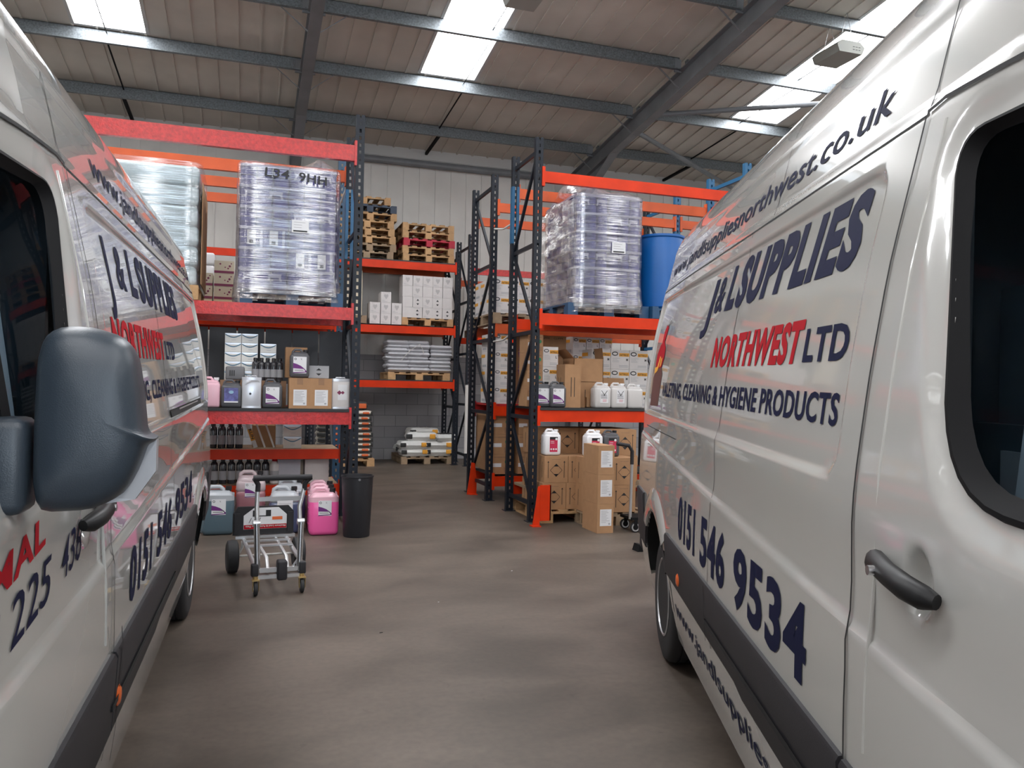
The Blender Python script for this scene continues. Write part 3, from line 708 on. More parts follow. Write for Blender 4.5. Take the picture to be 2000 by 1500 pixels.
    if cfg == 'right':
        letter('www.jandlsuppliesnorthwest.co.uk', NAVY, .655, -2.62, 2.222, .082, .012, .22)
        letter('J', NAVY, -.78, -.93, 1.83, .190, .02, .25); letter('&', NAVY, -.98, -1.14, 1.868, .150, .02, .18); letter('L', NAVY, -1.20, -1.34, 1.868, .165, .045, .18); letter('SUPPLIES', NAVY, -1.37, -2.60, 1.868, .172, .05, .18)
        letter('NORTHWEST', RED, -1.14, -2.30, 1.632, .112, .045, .15); letter('LTD', NAVY, -2.34, -2.66, 1.632, .086, .03)
        letter('VALETING, CLEANING & HYGIENE PRODUCTS', NAVY, .12, -2.66, 1.476, .074, .025)
        [letter(a, NAVY, b, c, .848, .180, .035) for a, b, c in (('0151', -.79, -1.19), ('546', -1.31, -1.74), ('9534', -1.87, -2.61))]
        letter('www.jandlsuppliesnorthwest.co.uk', NAVY, -.58, -3.7, .425, .075, .012)
        g = G()
        def sh(pts, m, o=.002): g.add([V(y, z, o) for y, z in pts], [tuple(range(len(pts)))], m)
        sh([(.60, 1.40), (.23, 1.41), (.22, 1.60), (.30, 1.64), (.52, 1.63), (.60, 1.58)], BARELY)
        sh([(.52, 1.63), (.30, 1.64), (.24, 1.70), (.26, 1.76), (.36, 1.80), (.50, 1.78), (.58, 1.72), (.58, 1.66)], RED, .003)
        sh([(.44, 1.79), (.34, 1.80), (.30, 1.88), (.38, 1.90), (.44, 1.86)], RED, .003)
        sh([(.56, 1.60), (.44, 1.62), (.38, 1.70), (.42, 1.71), (.47, 1.645), (.58, 1.64)], YEL, .004); sh([(.38, 1.64), (.32, 1.65), (.31, 1.70), (.36, 1.69)], YEL, .004)
        for a in (0, 1, 2): strip(g, [(.40-.03*a, 1.89), (.32-.05*a, 1.935-.015*a)], .006, .003, BLK)
        strip(g, [(.13, 1.97), (.16, 1.86), (.24, 1.72), (.26, 1.69)], .005, .003, BLK)
        obj('bottle_graphic', g, root)
        g = G(); g.box(-.04, .03, -.03, .03, -.035, .035, TRIM); obj('rear_door_hinge', g, root, loc=V(.955, 1.25, .02, .12))
    else:
        letter('www.jandlsuppliesnorthwest.co.uk', NAVY, -2.42, 1.5 if False else .86, 2.222, .082, .012, .22)
        letter('J', NAVY, -2.50, -2.42, 1.815, .20, .02, -.05); letter('&', NAVY, -2.30, -2.14, 1.868, .150, .02, .1); letter('L', NAVY, -2.04, -1.90, 1.868, .165, .04, .15); letter('SUPPLIES', NAVY, -1.84, -.56, 1.865, .172, .045, .15)
        letter('NORTHWEST', RED, -2.57, -1.38, 1.632, .112, .045, .12); letter('LTD', NAVY, -1.33, -1.0, 1.632, .082, .03)
        letter('VALETING, CLEANING & HYGIENE PRODUCTS', NAVY, -2.60, .25, 1.466, .072, .025)
        [letter(a, NAVY, b, c, .862, .155, .03, .22) for a, b, c in (('0151', -2.62, -2.16), ('546', -2.02, -1.58), ('9534', -1.44, -.68))]
        letter('MAL', RED, -3.80, -3.50, 1.205, .058, .03, .05, .13); letter('1', NAVY, -3.80, -3.745, 1.085, .09, .01, 0, .1)
        letter('225', NAVY, -3.69, -3.45, 1.098, .092, .004, .06, .1); letter('438', NAVY, -3.36, -3.19, 1.128, .092, .004, .06, .1)
        g = G(); strip(g, [(-2.585, 2.088), (.86, 2.088)], .028, .0, TRIM); strip(g, [(-1.42, 1.378), (.16, 1.378)], .032, .004, SEAM); obj('sliding_door_rail', g, root)
        g = G(); strip(g, [(-1.44, 1.402), (.17, 1.402)], .008, .01, VAN); strip(g, [(-1.44, 1.352), (.17, 1.352)], .008, .01, VAN); strip(g, [(-1.1, 1.385), (-.1, 1.385)], .008, .008, CHROME); obj('rail_trim', g, root)
        g = G(); strip(g, [(-2.80, .47), (-2.80, .80), (-2.83, .86)], .01, .018, SEAM); obj('step_joint', g, root)
    # far side mouldings (plain)
    # wheels
    def wheel(yc, xin):
        r = thing('wheel', '', 'wheel'); del r['label']; del r['category']; r.parent = root; r.location = (side*xin, yc, .352)
        T = [(.21, -.105), (.30, -.11), (.335, -.10), (.350, -.08), (.352, -.05), (.343, -.048), (.343, -.04), (.352, -.038), (.352, -.005), (.343, -.003), (.343, .003), (.352, .005), (.352, .038), (.343, .04), (.343, .048), (.352, .05), (.350, .08), (.335, .10), (.30, .11), (.21, .105)]
        g = G(); g.lathe(T, TYRE, (0, 0, 0), 'x', 56); obj('tyre', g, r, smooth=True)
        for sg in (-1, 1):
            if sg == side: continue
            g = G(); g.lathe([(.20, sg*.08), (.215, sg*.108), (.205, sg*.112), (.195, sg*.095), (.185, sg*.06), (.12, sg*.045), (.11, sg*.075), (.06, sg*.078), (.05, sg*.095), (.001, sg*.097)], WHEEL, (0, 0, 0), 'x', 40); rim = obj('rim', g, r, smooth=True)
            for q in range(8):
                a = q*pi/4; g = G(); g.lathe([(.022, sg*.045), (.022, sg*.053)], SEAM, (0, .155*cos(a), .155*sin(a)), 'x', 10); obj('rim_hole', g, rim)
    for yc in (0.0, -4.15*k): wheel(yc, .115); wheel(yc, 1.785)
    # rear doors
    g = G(); yb = .952*k
    g.box(min(side*.94, side*.96), max(side*.94, side*.96), yb, yb+.003, .5, 2.45, SEAM)
    for a, b in ((.22, .85), (1.05, 1.68)): g.box(min(side*a, side*b), max(side*a, side*b), yb, yb+.004, 1.4, 2.0, GLASS)
    obj('rear_window', g, root)
    g = G(); g.rbox(min(side*.0, side*1.9), max(side*.0, side*1.9), yb-.03, yb+.12, .42, .60, .03, TRIM); obj('rear_bumper', g, root, smooth=True)
    # mirror
    def mirror(out):
        PX = [(62,830),(66,700),(80,655),(110,637),(165,635),(235,655),(258,690),(270,760),(279,840),(286,852),(303,858),(300,864),(284,872),(266,925),(240,970),(180,1000),(75,1003),(62,950)]
        ol = [(-.004-(u-62)/218*.18, 1.598-(v-635)/368*.337) for u, v in PX]
        yb_ = -3.927; dz = 0
        cx = sum(p[0] for p in ol)/len(ol); cz = sum(p[1] for p in ol)/len(ol)
        ol2 = winpoly([(a, b, .02) for a, b in ol], n=2); n_ = len(ol2); vs = []
        for sc, dy in ((.80, .10), (.97, .09), (1.0, .04), (.985, .01), (.93, -.012), (.82, -.024), (.55, -.034), (.2, -.038)):
            vs += [(side*(cx+(a-cx)*sc-.05), yb_+dy, cz+(b-cz)*sc) for a, b in ol2]
        g = G(); g.add(vs, [(a*n_+b, a*n_+(b+1) % n_, (a+1)*n_+(b+1) % n_, (a+1)*n_+b) for a in range(7) for b in range(n_)]+[tuple(range(7*n_, 8*n_))], MIRR)
        mr = obj('wing_mirror', g, root, smooth=True)
        g = G(); g.add([(side*(cx+(a-cx)*.84-.05), yb_+.092, cz+(b-cz)*.84) for a, b in ol2], [tuple(range(n_))], CHROME); obj('mirror_glass', g, mr)
        g = G(); zb = 1.265
        g.rbox(*sorted((side*(-.002-.05), side*(.075-.05))), yb_-.03, yb_+.07, 1.262, 1.432, .02, MIRR); obj('mirror_arm', g, root, smooth=True)
        g = G(); g.poly([(side*(-.015-.05), yb_+.05, 1.29), (side*(-.2-.05), yb_+.06, 1.39), (side*(-.2-.05), yb_+.06, 1.33), (side*(-.165-.05), yb_+.06, 1.277), (side*(-.05-.05), yb_+.05, 1.262)], (0, .03, 0), pm('mirror_grey', (.36, .36, .38), .3)); obj('mirror_lower_shell', g, mr)
    mirror(1)
    return root
van('white high-roof delivery van on the right, its dark door handle and rear wheel in view', (2.2405, 4.0422), 20.37, 1, 1.0, .0175, 'right')
van('white high-roof delivery van on the left with big dark door mirror in the foreground', (-.3054, 5.5367), 1.53, -1, 1.07, .0175, 'left')
# ------------------------------------------------------------------ goods: prototypes stand at the origin, front towards -Y
def mk_pallet(m, nx=3, w=1.0, d=1.16):
    r = thing('wooden_pallet', 'pallet', 'pallet')
    g = G(); q = 6
    for k in range(q):
        x = -w/2+k*(w-.1)/(q-1); g.box(x, x+.1, -d/2, d/2, .122, .144, m)
    obj('deck_boards', g, r)
    g = G()
    for y in (-d/2, -.05, d/2-.1): g.box(-w/2, w/2, y, y+.1, .100, .122, m)
    obj('cross_boards', g, r)
    for x in (-w/2, -.06, w/2-.12):
        for y in (-d/2, -.07, d/2-.14):
            g = G(); g.box(x, x+.12, y, y+.14, .018, .100, m); obj('block', g, r)
        g = G(); g.box(x, x+.12, -d/2, d/2, 0, .018, m); obj('base_board', g, r)
    return r
P_W = mk_pallet(WOOD); P_D = mk_pallet(WOODD); P_R = mk_pallet(WOODR); P_B = mk_pallet(PALBLU); P_P = mk_pallet(BLUPAL)
GP = 'pallets in the racks'
def face_rect(g, x0, x1, z0, z1, y, m, t=.0015): g.box(x0, x1, y-t, y, z0, z1, m)
def mk_carton(w, d, h, m, deco=None, name='carton'):
    g = G(); g.box(-w/2, w/2, -d/2, d/2, 0, h, m)
    o = obj(name, g); y = -d/2
    g = G(); face_rect(g, -w/2+.002, w/2-.002, h*.0+.002, .004, y, CARDD if m in (CARD, CARDD) else PAPERG, .0008)
    if deco: deco(o, w, d, h, y)
    return o
def lines(g, x0, x1, z0, z1, y, n, m=PAPERG, frac=(.5, 1)):
    for k in range(n):
        z = z1-(z1-z0)*(k+.5)/n; xe = x0+(x1-x0)*random.uniform(*frac); g.box(x0, xe, y-.0012, y, z-.0022, z+.0022, m)
def d_label(o, w, d, h, y, x0=.22, x1=.85, z0=.12, z1=.62):
    g = G(); a, b, c, e = -w/2+w*x0, -w/2+w*x1, h*z0, h*z1
    face_rect(g, a, b, c, e, y, PAPER); lb = obj('label', g, o)
    g = G(); lines(g, a+.012, b-.012, c+.03, e-.012, y-.0016, 9); g.box(b-.035, b-.015, y-.003, y-.0016, c+.012, c+.03, PAPERG); obj('label_print', g, lb)
def arrow(g, x, z0, z1, y, s=.012, m=BLK):
    g.box(x-.003, x+.003, y-.001, y, z0, z1-s, m); g.add([(x-s, y-.001, z1-s*1.6), (x+s, y-.001, z1-s*1.6), (x, y-.001, z1)], [(0, 1, 2)], m)
def d_hazard(o, w, d, h, y):
    g = G()
    for s in (-1, 1): arrow(g, s*w*.34, h*.18, h*.82, y)
    cx, cz, r = 0, h*.47, h*.24
    P = [(-r, 0), (0, r), (r, 0), (0, -r)]
    for (a, b), (c, e) in zip(P, P[1:]+P[:1]): g.bar((cx+a, y-.0006, cz+b), (cx+c, y-.0006, cz+e), .001, .004, BLK, (0, 0, 1) if abs(a-c) > .01 else (1, 0, 0))
    for sg in (1, -1): g.add([(cx-r*.42, y-.001, cz+sg*r*.58), (cx+r*.42, y-.001, cz+sg*r*.58), (cx, y-.001, cz+sg*r)], [(0, 1, 2)], BLK)
    g.box(-w*.18, w*.18, y-.001, y, h*.86, h*.885, CARDD)
    x = -w/2-.0005
    for yy in (-d*.3, d*.25): g.box(x-.001, x, yy-.004, yy+.004, h*.18, h*.78, BLK)
    obj('hazard_print', g, o)
def d_nitrile(sz):
    def f(o, w, d, h, y):
        g = G(); face_rect(g, -w*.05, w*.5, h*.66, h*.84, y, YEL); b = obj('orange_band', g, o)
        g = G(); add_text(g, 'NITRILE', BLK, (-w*.02, y-.0025, h*.69), (1, 0, 0), (0, 0, 1), w*.46, h*.10, .02)
        add_text(g, sz, BLK, (w*(.44-.11*len(sz)), y-.0025, h*.43), (1, 0, 0), (0, 0, 1), w*.10*len(sz), h*.13, .02)
        lines(g, -w*.42, w*.1, h*.34, h*.6, y, 4, PAPERG, (.4, .9)); lines(g, -w*.05, w*.44, h*.08, h*.22, y, 3, PAPERG, (.98, 1)); obj('print', g, o)
        g = G(); g.lathe([(w*.17, -.0015), (w*.17, 0)], BLK, (-w*.28, y, h*.8), 'y', 16, 1, .62); g.lathe([(w*.12, -.003), (w*.12, 0)], WBOX, (-w*.28, y, h*.8), 'y', 16, 1, .5); obj('round_logo', g, o)
        g = G(); x = -w/2; g.box(x-.0015, x, -d*.1, d/2, h*.66, h*.84, YEL); g.box(x-.0015, x, -d*.3, d*.3, h*.1, h*.24, PAPERG); obj('orange_band', g, o)
    return f
def d_aero(o, w, d, h, y):
    g = G(); face_rect(g, -w*.5, w*.5, h*.04, h*.22, y, MAROON)
    for a, b, r in ((-.2, .75, .05), (.28, .6, .06), (.36, .8, .035), (.05, .5, .035), (.2, .42, .045)): g.lathe([(w*r, -.0012), (w*r, 0)], MAROON, (a*w, y, b*h), 'y', 10)
    obj('print', g, o)
def d_drop(o, w, d, h, y):
    g = G(); g.add([(-w*.22, y-.001, h*.62), (0, y-.001, h*.3), (w*.22, y-.001, h*.62), (w*.16, y-.001, h*.8), (0, y-.001, h*.74), (-w*.16, y-.001, h*.8)], [tuple(range(6))], pm('pale_print', (.42, .40, .40), .7))
    lines(g, -w*.4, w*.4, h*.08, h*.24, y, 2, PAPERG, (.3, .9)); obj('print', g, o)
def d_diam(o, w, d, h, y):
    g = G()
    for sg in (1, -1): g.add([(-w*.14, y-.001, h*.5+sg*h*.12), (w*.14, y-.001, h*.5+sg*h*.12), (0, y-.001, h*.5+sg*h*.3)], [(0, 1, 2)], BLK)
    lines(g, -w*.42, w*.42, h*.84, h*.96, y, 1, PAPERG, (.8, 1)); obj('print', g, o)
def d_brow(o, w, d, h, y):
    g = G(); g.box(-w*.42, w*.4, y-.001, y, h*.82, h*.88, CARDD); g.box(-w*.48, -w*.02, y-.0015, y, h*.36, h*.55, PAPER); g.lathe([(w*.12, -.0015), (w*.12, 0)], GREEN, (w*.28, y, h*.62), 'y', 12); g.box(w*.12, w*.42, y-.001, y, h*.08, h*.34, CARDD); obj('print', g, o)
def d_slots(o, w, d, h, y):
    g = G()
    for a in (-.1, .1): g.box(a*w-.004, a*w+.004, y-.001, y, h*.25, h*.7, BLK)
    x = -w/2
    for a in (-.12, .12): g.box(x-.001, x, a*d-.004, a*d+.004, h*.25, h*.7, BLK)
    obj('slot_print', g, o)
def d_clip(o, w, d, h, y):
    g = G(); add_text(g, 'CLIPPE', BLK, (-w*.42, y-.001, h*.78), (1, 0, 0), (0, 0, 1), w*.7, h*.1); x = -w/2
    g.poly([(x-.0015, -d*.5, .01), (x-.0015, -d*.5, h*.98), (x-.0015, d*.1, h*.98), (x-.0015, -d*.15, h*.5), (x-.0015, d*.05, .01)], (.001, 0, 0), PURP); obj('print', g, o)
def d_tape(o, w, d, h, y):
    g = G(); g.box(-.03, .03, y-.001, y, h*.78, h, CARDD); obj('tape', g, o); d_label(o, w, d, h, y, .2, .82, .1, .62)
def d_wave(o, w, d, h, y):
    g = G(); pts = [(-w*.48+w*.96*t/8, h*.92-.30*h*sin(pi*t/8)) for t in range(9)]
    g.add([(p[0], y-.001, p[1]) for p in pts]+[(p[0], y-.001, p[1]-.012) for p in reversed(pts)], [(k, k+1, 16-k, 17-k) for k in range(8)], pm('blue_wave_print', (.06, .16, .24), .4)); lines(g, -w*.1, w*.4, h*.2, h*.35, y, 1, PAPERG); obj('print', g, o)
    g = G(); g.box(-w/2+.002, w/2-.002, y-.0006, y, h*.8, h-.002, TIN); obj('top_band', g, o)

def mk_can(w, d, h, m, cap, lab=None, mlow=None, fill=.78, name='jerrycan', both=False):
    """jerrycan: body with sloped shoulder, handle arch and screw cap on the right"""
    r = thing(name, 'can', 'jerrycan'); g = G(); hb = h*.80; rr = min(w, d)*.17
    if mlow:
        g.rbox(-w/2, w/2, -d/2, d/2, 0, h*fill, rr, mlow); obj('liquid_level', g, r, smooth=True); g = G()
        g.rbox(-w/2+.001, w/2-.001, -d/2+.001, d/2-.001, h*fill-.03, hb, rr, m)
    else: g.rbox(-w/2, w/2, -d/2, d/2, 0, hb, rr, m)
    # shoulders
    n = 16; vs = []
    for k, (sx, sy, z) in enumerate(((.46, .46, hb-.012), (.44, .44, hb+.01), (.38, .38, hb+h*.06), (.33, .28, hb+h*.09))):
        for t in range(n):
            a = 2*pi*t/n; c, s_ = cos(a), sin(a); e = .45
            vs.append((w*sx*(abs(c)**e)*(1 if c > 0 else -1), d*sy*(abs(s_)**e)*(1 if s_ > 0 else -1), z))
    g.add(vs, [(k*n+t, k*n+(t+1) % n, (k+1)*n+(t+1) % n, (k+1)*n+t) for k in range(3) for t in range(n)]+[tuple(range(3*n, 4*n))], m)
    for zz in (.22, .55):   # moulded side ribs
        for s in (-1, 1): g.box(s*w/2-.004, s*w/2+.003, -d*.18, d*.18, h*zz, h*zz+.01, mlow or m)
    obj('body', g, r, smooth=True)
    g = G(); x0, x1 = -w*.36, w*.14; zt = h*.965; zb = hb+h*.02
    g.tube([(x0, 0, zb), (x0+.004, 0, zt-.02), (x0+w*.12, 0, zt), (x1-w*.1, 0, zt), (x1, 0, zt-.025), (x1+.004, 0, zb)], w*.07, m, 10); obj('handle', g, r, smooth=True)
    g = G(); cr = min(w*.13, .03); g.lathe([(cr*.8, hb+.02), (cr*.8, hb+h*.1), (cr, hb+h*.1), (cr, hb+h*.17), (cr*.9, hb+h*.175)], cap, (w*.31, 0, 0), n=16); obj('screw_cap', g, r, smooth=True)
    if lab: lab(r, w, d, h, -d/2)
    return r
def l_purple25(r, w, d, h, y): l_purple(r, w, d, h, y, -w*.20, w*.24, h*.42, h*.74)
def l_purple(r, w, d, h, y, a=None, b=None, c=None, e=None):
    if a is None: a, b, c, e = -w*.34, w*.34, h*.15, h*.72
    g = G(); face_rect(g, a, b, c, e, y-.001, PAPER); lb = obj('label', g, r)
    W_, H_ = b-a, e-c; g = G(); g.add([(a, y-.004, c+.3*H_), (a, y-.004, c+.62*H_), (a+.3*W_, y-.004, c+.55*H_), (a+.6*W_, y-.004, c+.44*H_), (b, y-.004, c+.16*H_), (b, y-.004, c+.06*H_), (a, y-.004, c+.0), (a, y-.004, c+.06*H_), (b-.1*W_, y-.004, c+.10*H_), (b-.12*W_, y-.004, c+.26*H_)], [(0, 1, 2, 3, 9), (3, 4, 5, 8, 9), (5, 6, 7, 8)], PURP)
    g.lathe([(W_*.09, -.004), (W_*.09, -.001)], BLK, (a+.16*W_, y, e-.14*H_), 'y', 12); g.lathe([(W_*.055, -.0055), (W_*.055, -.001)], PAPER, (a+.16*W_, y, e-.14*H_), 'y', 12)
    add_text(g, 'V.', BLK, (a+.55*W_, y-.004, e-.2*H_), (1, 0, 0), (0, 0, 1), W_*.13, H_*.12); lines(g, a+.1*W_, a+.78*W_, c+.14*H_, c+.22*H_, y-.003, 1, BLK, (1, 1)); obj('label_print', g, lb)
def l_blue(r, w, d, h, y):
    g = G(); face_rect(g, -w*.34, w*.34, h*.18, h*.70, y-.001, pm('blue_violet_label', (.10, .10, .28), .4, var=.5, vscale=20)); lb = obj('label', g, r)
    g = G(); g.box(-w*.34, w*.34, y-.004, y-.0026, h*.18, h*.23, PAPER); g.lathe([(w*.12, -.004), (w*.12, -.001)], pm('cyan_label', (.25, .42, .55), .4), (0, y, h*.55), 'y', 14, 1, .7); obj('label_print', g, lb)
def l_plain(r, w, d, h, y):
    g = G(); face_rect(g, -w*.25, w*.25, h*.22, h*.72, y-.001, PAPER); lb = obj('label', g, r); g = G(); lines(g, -w*.2, w*.2, h*.3, h*.68, y-.003, 6); obj('label_print', g, lb)
def l_pinkt(r, w, d, h, y):
    g = G(); face_rect(g, -w*.22, w*.26, h*.14, h*.70, y-.001, PINKP); lb = obj('label', g, r); g = G(); face_rect(g, -w*.22, w*.26, h*.60, h*.70, y-.003, BLK)
    for k in range(3): g.lathe([(w*.055, -.0045), (w*.055, -.001)], PAPER, (-w*.13+k*w*.15, y, h*.24), 'y', 12)
    g.lathe([(w*.07, -.006), (w*.07, -.001)], PAPER, (w*.18, y, h*.62), 'y', 12); lines(g, -w*.17, w*.15, h*.44, h*.56, y-.003, 2, PAPER, (.5, .8)); obj('label_print', g, lb)
def l_x(r, w, d, h, y):
    g = G(); face_rect(g, -w*.2, w*.3, h*.2, h*.72, y-.001, PAPER); lb = obj('label', g, r); g = G()
    for s in (-1, 1): g.bar((w*.05-s*w*.18, y-.0035, h*.68), (w*.05+s*w*.04, y-.0035, h*.48), .001, .006, BLK)
    lines(g, -w*.16, w*.26, h*.36, h*.56, y-.003, 4, BLK, (.8, 1)); lines(g, -w*.05, w*.2, h*.24, h*.34, y-.003, 2, PINKP, (.8, 1)); obj('label_print', g, lb)

# --------------- wrapped loads of blue paper rolls
def mk_rolls(w, d, h, nx, show):
    g = G(); r = w/nx/2
    for k in range(nx):
        for j in range(2):
            for row in range(max(1, int(round(d/(2*r))))):
                c = (-w/2+r+2*r*k, -d/2+r+2*r*row, j*h/2)
                g.lathe([(r*.86, .002), (r*.985, .008), (r*.985, h/2-.008), (r*.86, h/2-.002)], ROLL, c, n=14)
    o = obj('roll_pack', g, smooth=True)
    g = G(); g.rbox(-w/2-.002, w/2+.002, -d/2-.004, d/2+.002, h-.012, h+.0, .02, PACKL); g.box(-w/2, w/2, -d/2-.004, -d/2, h*.49, h*.51, PACKL); obj('pack_seam', g, o, smooth=True)
    y = -d/2-.003; g = G()
    if show == 'bow':
        for k in range(2):
            cx = -w*.26+k*w*.5; g.add([(cx-.07, y, h*.78), (cx+.07, y, h*.78), (cx+.06, y, h*.60), (cx+.075, y, h*.42), (cx+.05, y, h*.42), (cx+.04, y, h*.60), (cx-.04, y, h*.60), (cx-.05, y, h*.42), (cx-.075, y, h*.42), (cx-.06, y, h*.60)], [(0, 1, 2, 5, 6, 9), (2, 3, 4, 5), (6, 7, 8, 9)], PACKL)
        obj('pack_print', g, o)
    elif show == 'tag':
        for k in range(2):
            cx = -w*.25+k*w*.45; g.rbox(cx-.042, cx+.042, y-.0025, y, h*.14, h*.86, .001, PAPER); g.box(cx-.02, cx+.02, y-.004, y-.0025, h*.2, h*.36, BLK); g.box(cx+.085, cx+.11, y-.003, y, 0, h, PACKL)
        obj('pack_label', g, o)
    return o
def film_shell(name, w, d, z0, z1, r, mat, amp=.012, nz=26, flare=0):
    g = G(); vs = []; per = []
    for sx, sy, a0 in ((1, 1, 0), (-1, 1, 90), (-1, -1, 180), (1, -1, 270)):
        for q in range(5):
            t = radians(a0+q*22.5); per.append((sx*(w/2-r)+r*cos(t), sy*(d/2-r)+r*sin(t)))
        L_ = (w if sy == (1 if sx > 0 else -1) else d)-2*r
        nx_, ny_ = {(1, 1): (-1, 0), (-1, 1): (0, -1), (-1, -1): (1, 0), (1, -1): (0, 1)}[(sx, sy)]
        L_ = (w if nx_ else d)-2*r; x0, y0 = per[-1]
        for q in range(1, 12): per.append((x0+nx_*L_*q/12, y0+ny_*L_*q/12))
    n = len(per)
    for i in range(nz+1):
        z = z0+(z1-z0)*i/nz; f_ = flare*max(0, 1-i/nz*5); jr = random.uniform(-amp, amp)*.5
        for x, y in per:
            y2 = y+(1 if y > 0 else -1)*.035*max(0, 1-(x/(w/2))**2); j = jr+random.uniform(-.0008, .0008)+f_; L2 = hypot(x, y)
            vs.append((x*(1+j/L2), y2*(1+j/L2), z))
    g.add(vs, [(i*n+k, i*n+(k+1) % n, (i+1)*n+(k+1) % n, (i+1)*n+k) for i in range(nz) for k in range(n)], mat)
    return g
def crumple(w, d, z, peaks, m, base=.0, n=26):
    g = G(); vs = []
    for i in range(n+1):
        for j in range(n+1):
            x = -w/2+w*i/n; y = -d/2+d*j/n; h = base
            for px, py, ph, pr in peaks: h += ph*max(0, 1-hypot((x-px)/pr, (y-py)/(pr*1.3)))**1.2
            edge = max(abs(x)/(w/2), abs(y)/(d/2)); h = h*(1-.5*max(0, edge-.9)*10)
            vs.append((x*(1+random.uniform(-.01, .01)), y*(1+random.uniform(-.01, .01)), z+max(0, h)+random.uniform(-.006, .006)+(.0 if edge < .98 else -.01)))
    g.add(vs, [(i*(n+1)+j, (i+1)*(n+1)+j, (i+1)*(n+1)+j+1, i*(n+1)+j+1) for i in range(n) for j in range(n)], m); return g
ORD = ['bottom', 'second', 'third', 'fourth', 'fifth', 'top']
RP = {k: mk_rolls(.485, .33, .208, 3, k) for k in ('bow', 'tag', 'none')}
def load(cx, yf, z0, w, where, pal_label, film_label, pats, tiers=6, d=1.05, mark=False, peaks=()):
    place(P_P, (cx+(.05 if mark else .0), yf+d/2, z0), 0, pal_label, GP, (1.03 if mark else 1.04, .95, 1.0))
    th = 1.27/tiers; sx = w/.97
    for t in range(tiers):
        for row in range(3):
            for k in range(2):
                kind = pats[t][k] if row == 0 else 'none'
                pos = 'left' if k == 0 else 'right'
                dep = ['front', 'middle', 'rear'][row]
                place(RP[kind], (cx+(-.2425+.485*k)*sx+random.uniform(-.008, .008), yf+.17+row*.35, z0+.15+t*th), 0,
                      'blue paper roll pack, %s, %s row, %s tier, %s' % (pos, dep, ORD[t], where), 'blue roll packs '+where, (sx, 1, 1))
    r = thing('stretch_wrap', film_label, 'plastic wrap', (cx, yf+.52, 0), radians(.6 if mark else -2.5), 'stretch wraps')
    obj('film_wrap', film_shell('f', w+.07, d+.06, z0+.10, z0+.155+1.27, .1, FILM, .008, 30, .03), r, smooth=True)
    obj('film_top', crumple(w+.03, d+.04, z0+.15+1.275, peaks, FILMT, .01), r, smooth=True)
    g = film_shell('s', w+.10, d+.08, z0+.04, z0+.20, .1, FILMT, .02, 6, .02); obj('film_skirt', g, r, smooth=True)
    g = G(); y = -d/2-.080; g.box(.02, .19, y-.001, y, z0+.74, z0+.87, PAPER); lb = obj('pallet_label', g, r)
    g = G(); lines(g, .04, .17, z0+.78, z0+.86, y-.001, 3); g.box(.035, .175, y-.003, y-.001, z0+.75, z0+.765, BLK); obj('label_print', g, lb)
    if mark:
        g = G(); add_text(g, 'L34', BLK, (-.26, y-.02, z0+1.29), (1, 0, -.05), (0.1, 0, 1), .24, .085, .02); obj('marker_pen_writing', g, r); g = G(); add_text(g, '9HH', BLK, (.08, y-.02, z0+1.275), (1, 0, -.1), (0, 0, 1), .28, .085, .02); obj('marker_pen_writing', g, r)
    return r
load(.385, 8.66, 2.315, .97, 'in wrapped load on left rack', 'blue plastic pallet under the wrapped blue rolls on the left rack', 'clear stretch film around the blue paper rolls on the left rack',
     [('bow', 'none'), ('none', 'tag'), ('tag', 'none'), ('none', 'bow'), ('bow', 'none'), ('none', 'bow')], mark=True, peaks=[(-.36, -.35, .07, .22), (.30, -.38, .13, .26), (.36, -.2, .1, .2)])
load(4.03, 8.68, 2.365, .84, 'in wrapped load on right rack', 'blue plastic pallet under the wrapped blue rolls on the right rack', 'clear stretch film around the blue paper rolls on the right rack',
     [('none', 'bow'), ('none', 'none'), ('bow', 'bow'), ('none', 'none'), ('none', 'bow'), ('bow', 'none')], peaks=[(-.25, -.2, .24, .35), (-.38, .1, .16, .3), (.1, -.3, .08, .4), (.3, -.35, .04, .2)])
# loose veil of film hanging on the left of the right-hand load
g = G(); vs = []
for i in range(13):
    for j in range(22):
        u = i/12; v = j/21; vs.append((3.60-.34*u*(1-.25*v)+random.uniform(-.012, .012), 8.66+.5*u+random.uniform(-.02, .02), 2.42+1.28*v*(1-.12*u)+random.uniform(-.012, .012)+.08*sin(u*3)))
g.add(vs, [(i*22+j, (i+1)*22+j, (i+1)*22+j+1, i*22+j+1) for i in range(12) for j in range(21)], FILMT)
tag(obj('loose_film', g, smooth=True), 'loose crumpled veil of clear film hanging on the left of the wrapped load', 'plastic wrap')
# pale aqua packs on the far left of the top shelf
place(P_W, (-.97, 9.15, 2.315), 0, 'wooden pallet under the pale aqua packs on the left rack', GP)
ap = G(); ap.rbox(-.485, .485, -.26, .26, 0, .197, .05, AQUA, 3, .002); APK = obj('aqua_pack', ap, smooth=True)
for t in range(6):
    for k in range(2):
        place(APK, (-.97+random.uniform(-.02, .02), 8.90+.525*k, 2.46+.2*t), 0, 'pale aqua wrapped pack, %s tier, %s of the load behind the left van roof' % (ORD[t], ['front', 'rear'][k]), 'pale aqua packs'); bpy.context.view_layer
for o in [o for o in COL.objects if o.name.startswith('aqua_pack')]: o['category'] = 'pack'
for o in [o for o in COL.objects if o.name.startswith('roll_pack')]: o['category'] = 'paper rolls'
r = thing('stretch_wrap', 'clear film around the pale aqua packs behind the left van roof', 'plastic wrap', (-.97, 9.16, 0), 0, 'stretch wraps')
obj('film_wrap', film_shell('f', 1.02, 1.09, 2.44, 3.68, .1, FILM, .012, 26), r, smooth=True)
g = G(); g.box(.515, .52, -.5, .5, 2.48, 3.5, CARD); obj('cardboard_side', g, r)

